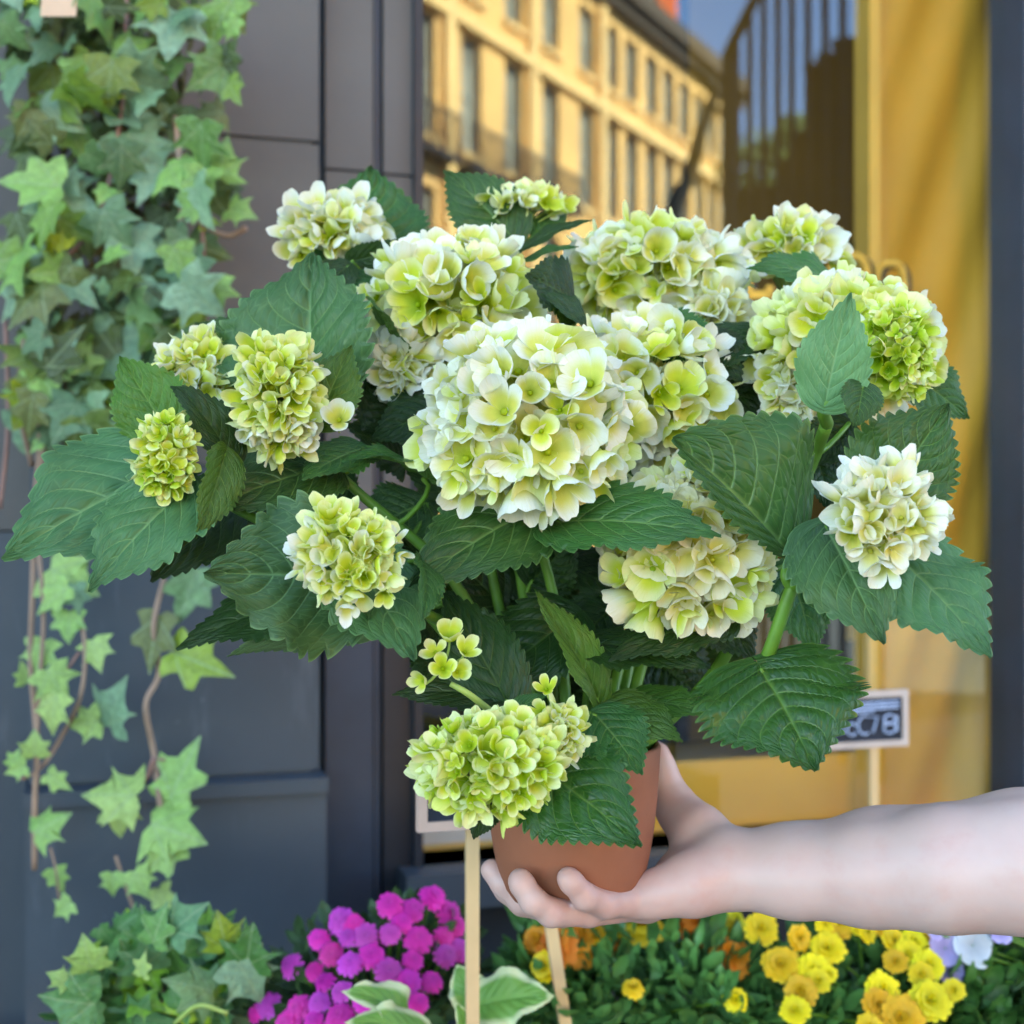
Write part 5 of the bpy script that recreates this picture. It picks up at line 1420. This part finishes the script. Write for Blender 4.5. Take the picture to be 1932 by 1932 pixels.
# yellow zinnias
zi = thing('zinnia', Vector((0.44, 1.52, 0.66)), 'clear yellow zinnias in the crate under the bare forearm', 'zinnia')
for (u, v, s) in [(1438, 1750, 58), (1474, 1816, 66), (1512, 1770, 46), (1562, 1786, 60), (1535, 1828, 56), (1585, 1738, 56), (1560, 1742, 40), (1620, 1742, 40), (1640, 1758, 36), (1690, 1772, 48), (1672, 1748, 40), (1735, 1750, 48), (1722, 1775, 46), (1752, 1768, 34), (1715, 1800, 52), (1755, 1818, 56), (1690, 1812, 42), (1510, 1872, 56), (1500, 1905, 50), (1668, 1866, 62), (1660, 1895, 56), (1758, 1886, 70), (1700, 1918, 78), (1640, 1936, 46), (1565, 1838, 30), (1545, 1850, 42), (1800, 1868, 38), (1740, 1838, 44)]:
    flower(zi, 'daisy', 'petal_yellow' if RB.random() < 0.78 else 'petal_gold', u, v, 1.50 - 0.10 * (v - 1740) / 190, s * 1.15, (RB.uniform(-0.2, 0.2), -0.85, 0.5), RB, Vector((RB.uniform(0.33, 0.55), 1.54, 0.69)))
foliage(zi, [(P(1500, 1900, 1.54), (0.08, 0.1, 0.06)), (P(1620, 1860, 1.56), (0.09, 0.09, 0.075)), (P(1740, 1880, 1.54), (0.08, 0.09, 0.06))], 1100, (0.020, 0.042), M['leaf_bed'], RB, 0.45)
# violas
vi = thing('viola', Vector((0.73, 1.58, 0.66)), 'pale blue and lilac violas in the crate at the end of the bench', 'viola')
for (u, v, s, mt) in [(1785, 1788, 62, 'petal_lilac'), (1838, 1782, 70, 'petal_ice'), (1848, 1800, 46, 'petal_ice'), (1796, 1830, 50, 'petal_lilac'), (1888, 1760, 38, 'petal_lilac'), (1870, 1742, 34, 'petal_lilac'), (1910, 1738, 34, 'petal_ice'), (1766, 1760, 26, 'petal_lilac')]:
    flower(vi, 'viola', mt, u, v, 1.47, s * 1.15, (0, -0.85, 0.45), RB, Vector((RB.uniform(0.66, 0.8), 1.56, 0.70)))
foliage(vi, [(P(1860, 1860, 1.55), (0.08, 0.1, 0.065)), (P(1960, 1840, 1.56), (0.08, 0.1, 0.07)), (P(1800, 1920, 1.50), (0.07, 0.08, 0.05))], 1000, (0.018, 0.036), M['leaf_viola'], RB, 0.6)

# ------------------------------------------------------------------ chalk signs on stakes
M['sign_frame'] = simple('limed_sign_frame', (0.55, 0.46, 0.40), 0.7, 0.1, 20)
M['sign_pink'] = simple('pinkish_sign_frame', (0.60, 0.40, 0.32), 0.7, 0.1, 20)
M['chalkboard'] = simple('chalkboard', (0.012, 0.020, 0.035), 0.7, 0.3, 30)
M['chalk'] = simple('blue_white_chalk', (0.40, 0.52, 0.72), 0.9, 0.25, 60)
def sign(u0, u1, v0, v1, d, us, vend, label, frm, marks, du=0):
    c = P((u0 + u1) / 2, (v0 + v1) / 2, d); x = WA.copy(); n = WN.copy()
    sg = thing('plant_sign', P(us + du, vend, d), label, 'sign', 'chalk signs on wooden stakes')
    hw = (u1 - u0) / 2 / F * d; hh = (v1 - v0) / 2 / F * d; fw = 0.009; Zv = Vector((0, 0, 1))
    m = MB()
    m.obox(c + Zv * (hh - fw / 2), x * hw, n * 0.005, Zv * fw / 2); m.obox(c - Zv * (hh - fw / 2), x * hw, n * 0.005, Zv * fw / 2)
    m.obox(c + x * (hw - fw / 2), x * fw / 2, n * 0.0048, Zv * (hh - fw)); m.obox(c - x * (hw - fw / 2), x * fw / 2, n * 0.0048, Zv * (hh - fw))
    m.build('frame', M[frm], sg)
    m = MB(); m.obox(c, x * (hw - fw), n * 0.002, Zv * (hh - fw)); bd = m.build('board', M['chalkboard'], sg)
    if marks:
        m = MB()
        for stroke in marks:
            m.tube([c + n * 0.0034 + x * (hw - fw) * p_[0] + Zv * (hh - fw) * p_[1] for p_ in stroke], 0.0014, 5)
        m.build('chalk_writing', M['chalk'], bd)
    top = P(us, v1 - 4, d + 0.004); bot = P(us + du, vend, d + 0.004)
    m = MB(); m.obox((top + bot) / 2, x * 0.0062, n * 0.003, (top - bot) / 2); m.build('stake', M['wood_pale'], sg)
    return sg
def arc(cx, cy, rx, ry, a0, a1, n=10): return [(cx + rx * math.cos(math.radians(a0 + (a1 - a0) * i / n)), cy + ry * math.sin(math.radians(a0 + (a1 - a0) * i / n))) for i in range(n + 1)]
marks = [[(-0.9, 0.72), (0.9, 0.80)], [(-0.9, 0.58), (0.9, 0.64)], [(-0.9, 0.44), (0.88, 0.50)], [(-0.8, 0.30), (0.2, 0.36)], [(-0.9, -0.35), (-0.62, -0.25)], [(-0.9, -0.6), (-0.6, -0.5)], arc(-0.42, -0.42, 0.13, 0.28, 30, 330), arc(-0.05, -0.25, 0.20, 0.42, 60, 300), [(0.12, 0.1), (0.30, 0.12), (0.16, -0.62)],
         arc(0.64, -0.02, 0.16, 0.20, 0, 360), arc(0.64, -0.45, 0.18, 0.22, 0, 360), [(0.48, 0.1), (0.48, -0.62)], [(0.84, 0.12), (0.84, -0.6)]]
sign(1545, 1722, 1304, 1410, 2.00, 1648, 2170, 'framed chalk sign with pale blue handwriting standing over the yellow flowers', 'sign_frame', marks)
sign(784, 1010, 1420, 1562, 1.32, 891, 2385, 'pink-framed chalk sign half hidden behind the pot, above the chrysanthemum', 'sign_pink', [[(-0.7, 0.3), (0.6, 0.34)], [(-0.6, -0.3), (0.5, -0.26)]])
sign(960, 1110, 1560, 1690, 1.42, 1030, 2105, 'chalk sign on a tilted stake behind the hand, among the marigolds', 'sign_frame', None, 62)

# ------------------------------------------------------------------ things in the window display
M['pot_grey'] = simple('grey_pot', (0.085, 0.080, 0.080), 0.6, 0.15, 8)
M['snake'] = simple('snake_plant_leaf', (0.045, 0.11, 0.05), 0.45, 0.5, 25)
zdf = zr - 0.004
def inwin(u, off, z): 
    s = S(u, off); p = wp(s, z, off); return p
sb = inwin(1640, -0.42, zdf)
tray = thing('wooden_tray', inwin(1600, -0.40, zdf), 'round brown wooden stand with frosted white rim inside the window', 'stand')
ztr = Z(1650, 1300, -0.42)
M['wood_brown'] = simple('brown_wood', (0.13, 0.055, 0.020), 0.6, 0.3, 12)
M['frost'] = simple('white_frosting', (0.66, 0.60, 0.52), 0.8, 0.15, 30)
tc = inwin(1560, -0.42, 0)
MB().lathe([(0.0005, zdf), (0.10, zdf), (0.10, zdf + 0.02), (0.05, zdf + 0.03), (0.05, ztr - 0.10), (0.165, ztr - 0.075), (0.175, ztr - 0.06), (0.175, ztr - 0.012), (0.165, ztr), (0.0005, ztr)], tc, 48).build('stand', M['wood_brown'], tray, True)
m = MB()
for k in range(44):
    a = 2 * math.pi * k / 44; p = tc + Vector((0.176 * math.cos(a), 0.176 * math.sin(a), ztr - 0.008 - 0.03 * (k % 3 == 0)))
    m.lathe([(0.0005, -0.011), (0.009, -0.007), (0.013, 0), (0.009, 0.008), (0.0005, 0.011)], p, 8)
m.build('rim', M['frost'], tray, True)
sn = thing('snake_plant', tc + Vector((0.06, 0, ztr)), 'snake plant in a grey pot on the stand inside the window', 'snake plant')
sc0 = tc + Vector((0.05, 0, ztr + 0.001))
MB().lathe([(0.0005, 0), (0.075, 0), (0.098, 0.17), (0.102, 0.18), (0.094, 0.18), (0.09, 0.16), (0.0005, 0.16)], sc0, 40).build('pot', M['pot_grey'], sn, True)
for (u, v, w, lean) in [(1610, 455, 0.045, 0.0), (1692, 418, 0.060, 0.02), (1764, 462, 0.030, 0.06), (1712, 470, 0.040, 0.03), (1560, 520, 0.05, -0.03), (1838, 850, 0.030, 0.12)]:
    T = wall_pt(u, v, -0.40); B = sc0 + Vector((lean * 0.5, RB.uniform(-0.03, 0.03), 0.15))
    ctrl = B + Vector((0, 0, (T.z - B.z) * 0.6)) if v < 800 else B + Vector((0.10, 0, 0.42))
    pts = bez(B, B + (ctrl - B) * 0.6, ctrl + (T - ctrl) * 0.4, T, 14)
    m = MB(); Vn = []; Fn = []
    sd2 = (T - B).cross(WN).normalized()
    for i, p in enumerate(pts):
        f = i / 14; ww = w * (0.55 + 1.2 * f * (1 - f) + 0.15) * (1 - f**4) * 0.5 + 0.0008
        for (sx_, oo) in ((-1, 0.004), (0, -0.004), (1, 0.004), (0, -0.008)): Vn.append(p + sd2 * sx_ * ww + WN * oo)
    for i in range(14):
        for k in range(4):
            a, b_ = i * 4 + k, i * 4 + (k + 1) % 4; Fn.append((a, b_, b_ + 4, a + 4))
    m.add(Vn, Fn); m.build('leaf', M['snake'], sn, True)
kt = thing('kraft_label', wall_pt(1622, 1160, -0.29), 'blank kraft card label hanging against the grey pot in the window', 'label')
cp = wall_pt(1622, 1160, -0.29)
m = MB(); m.obox(cp, WA * 0.028, WN * 0.001, Vector((0, 0, 0.048))); m.build('card', M['mustard_post'], kt)
m = MB(); m.tube([cp + Vector((0, 0, 0.044)) + WN * 0.002, sc0 + Vector((0.02, -0.10, 0.18))], 0.001, 5); m.build('string', M['kraft'], kt)
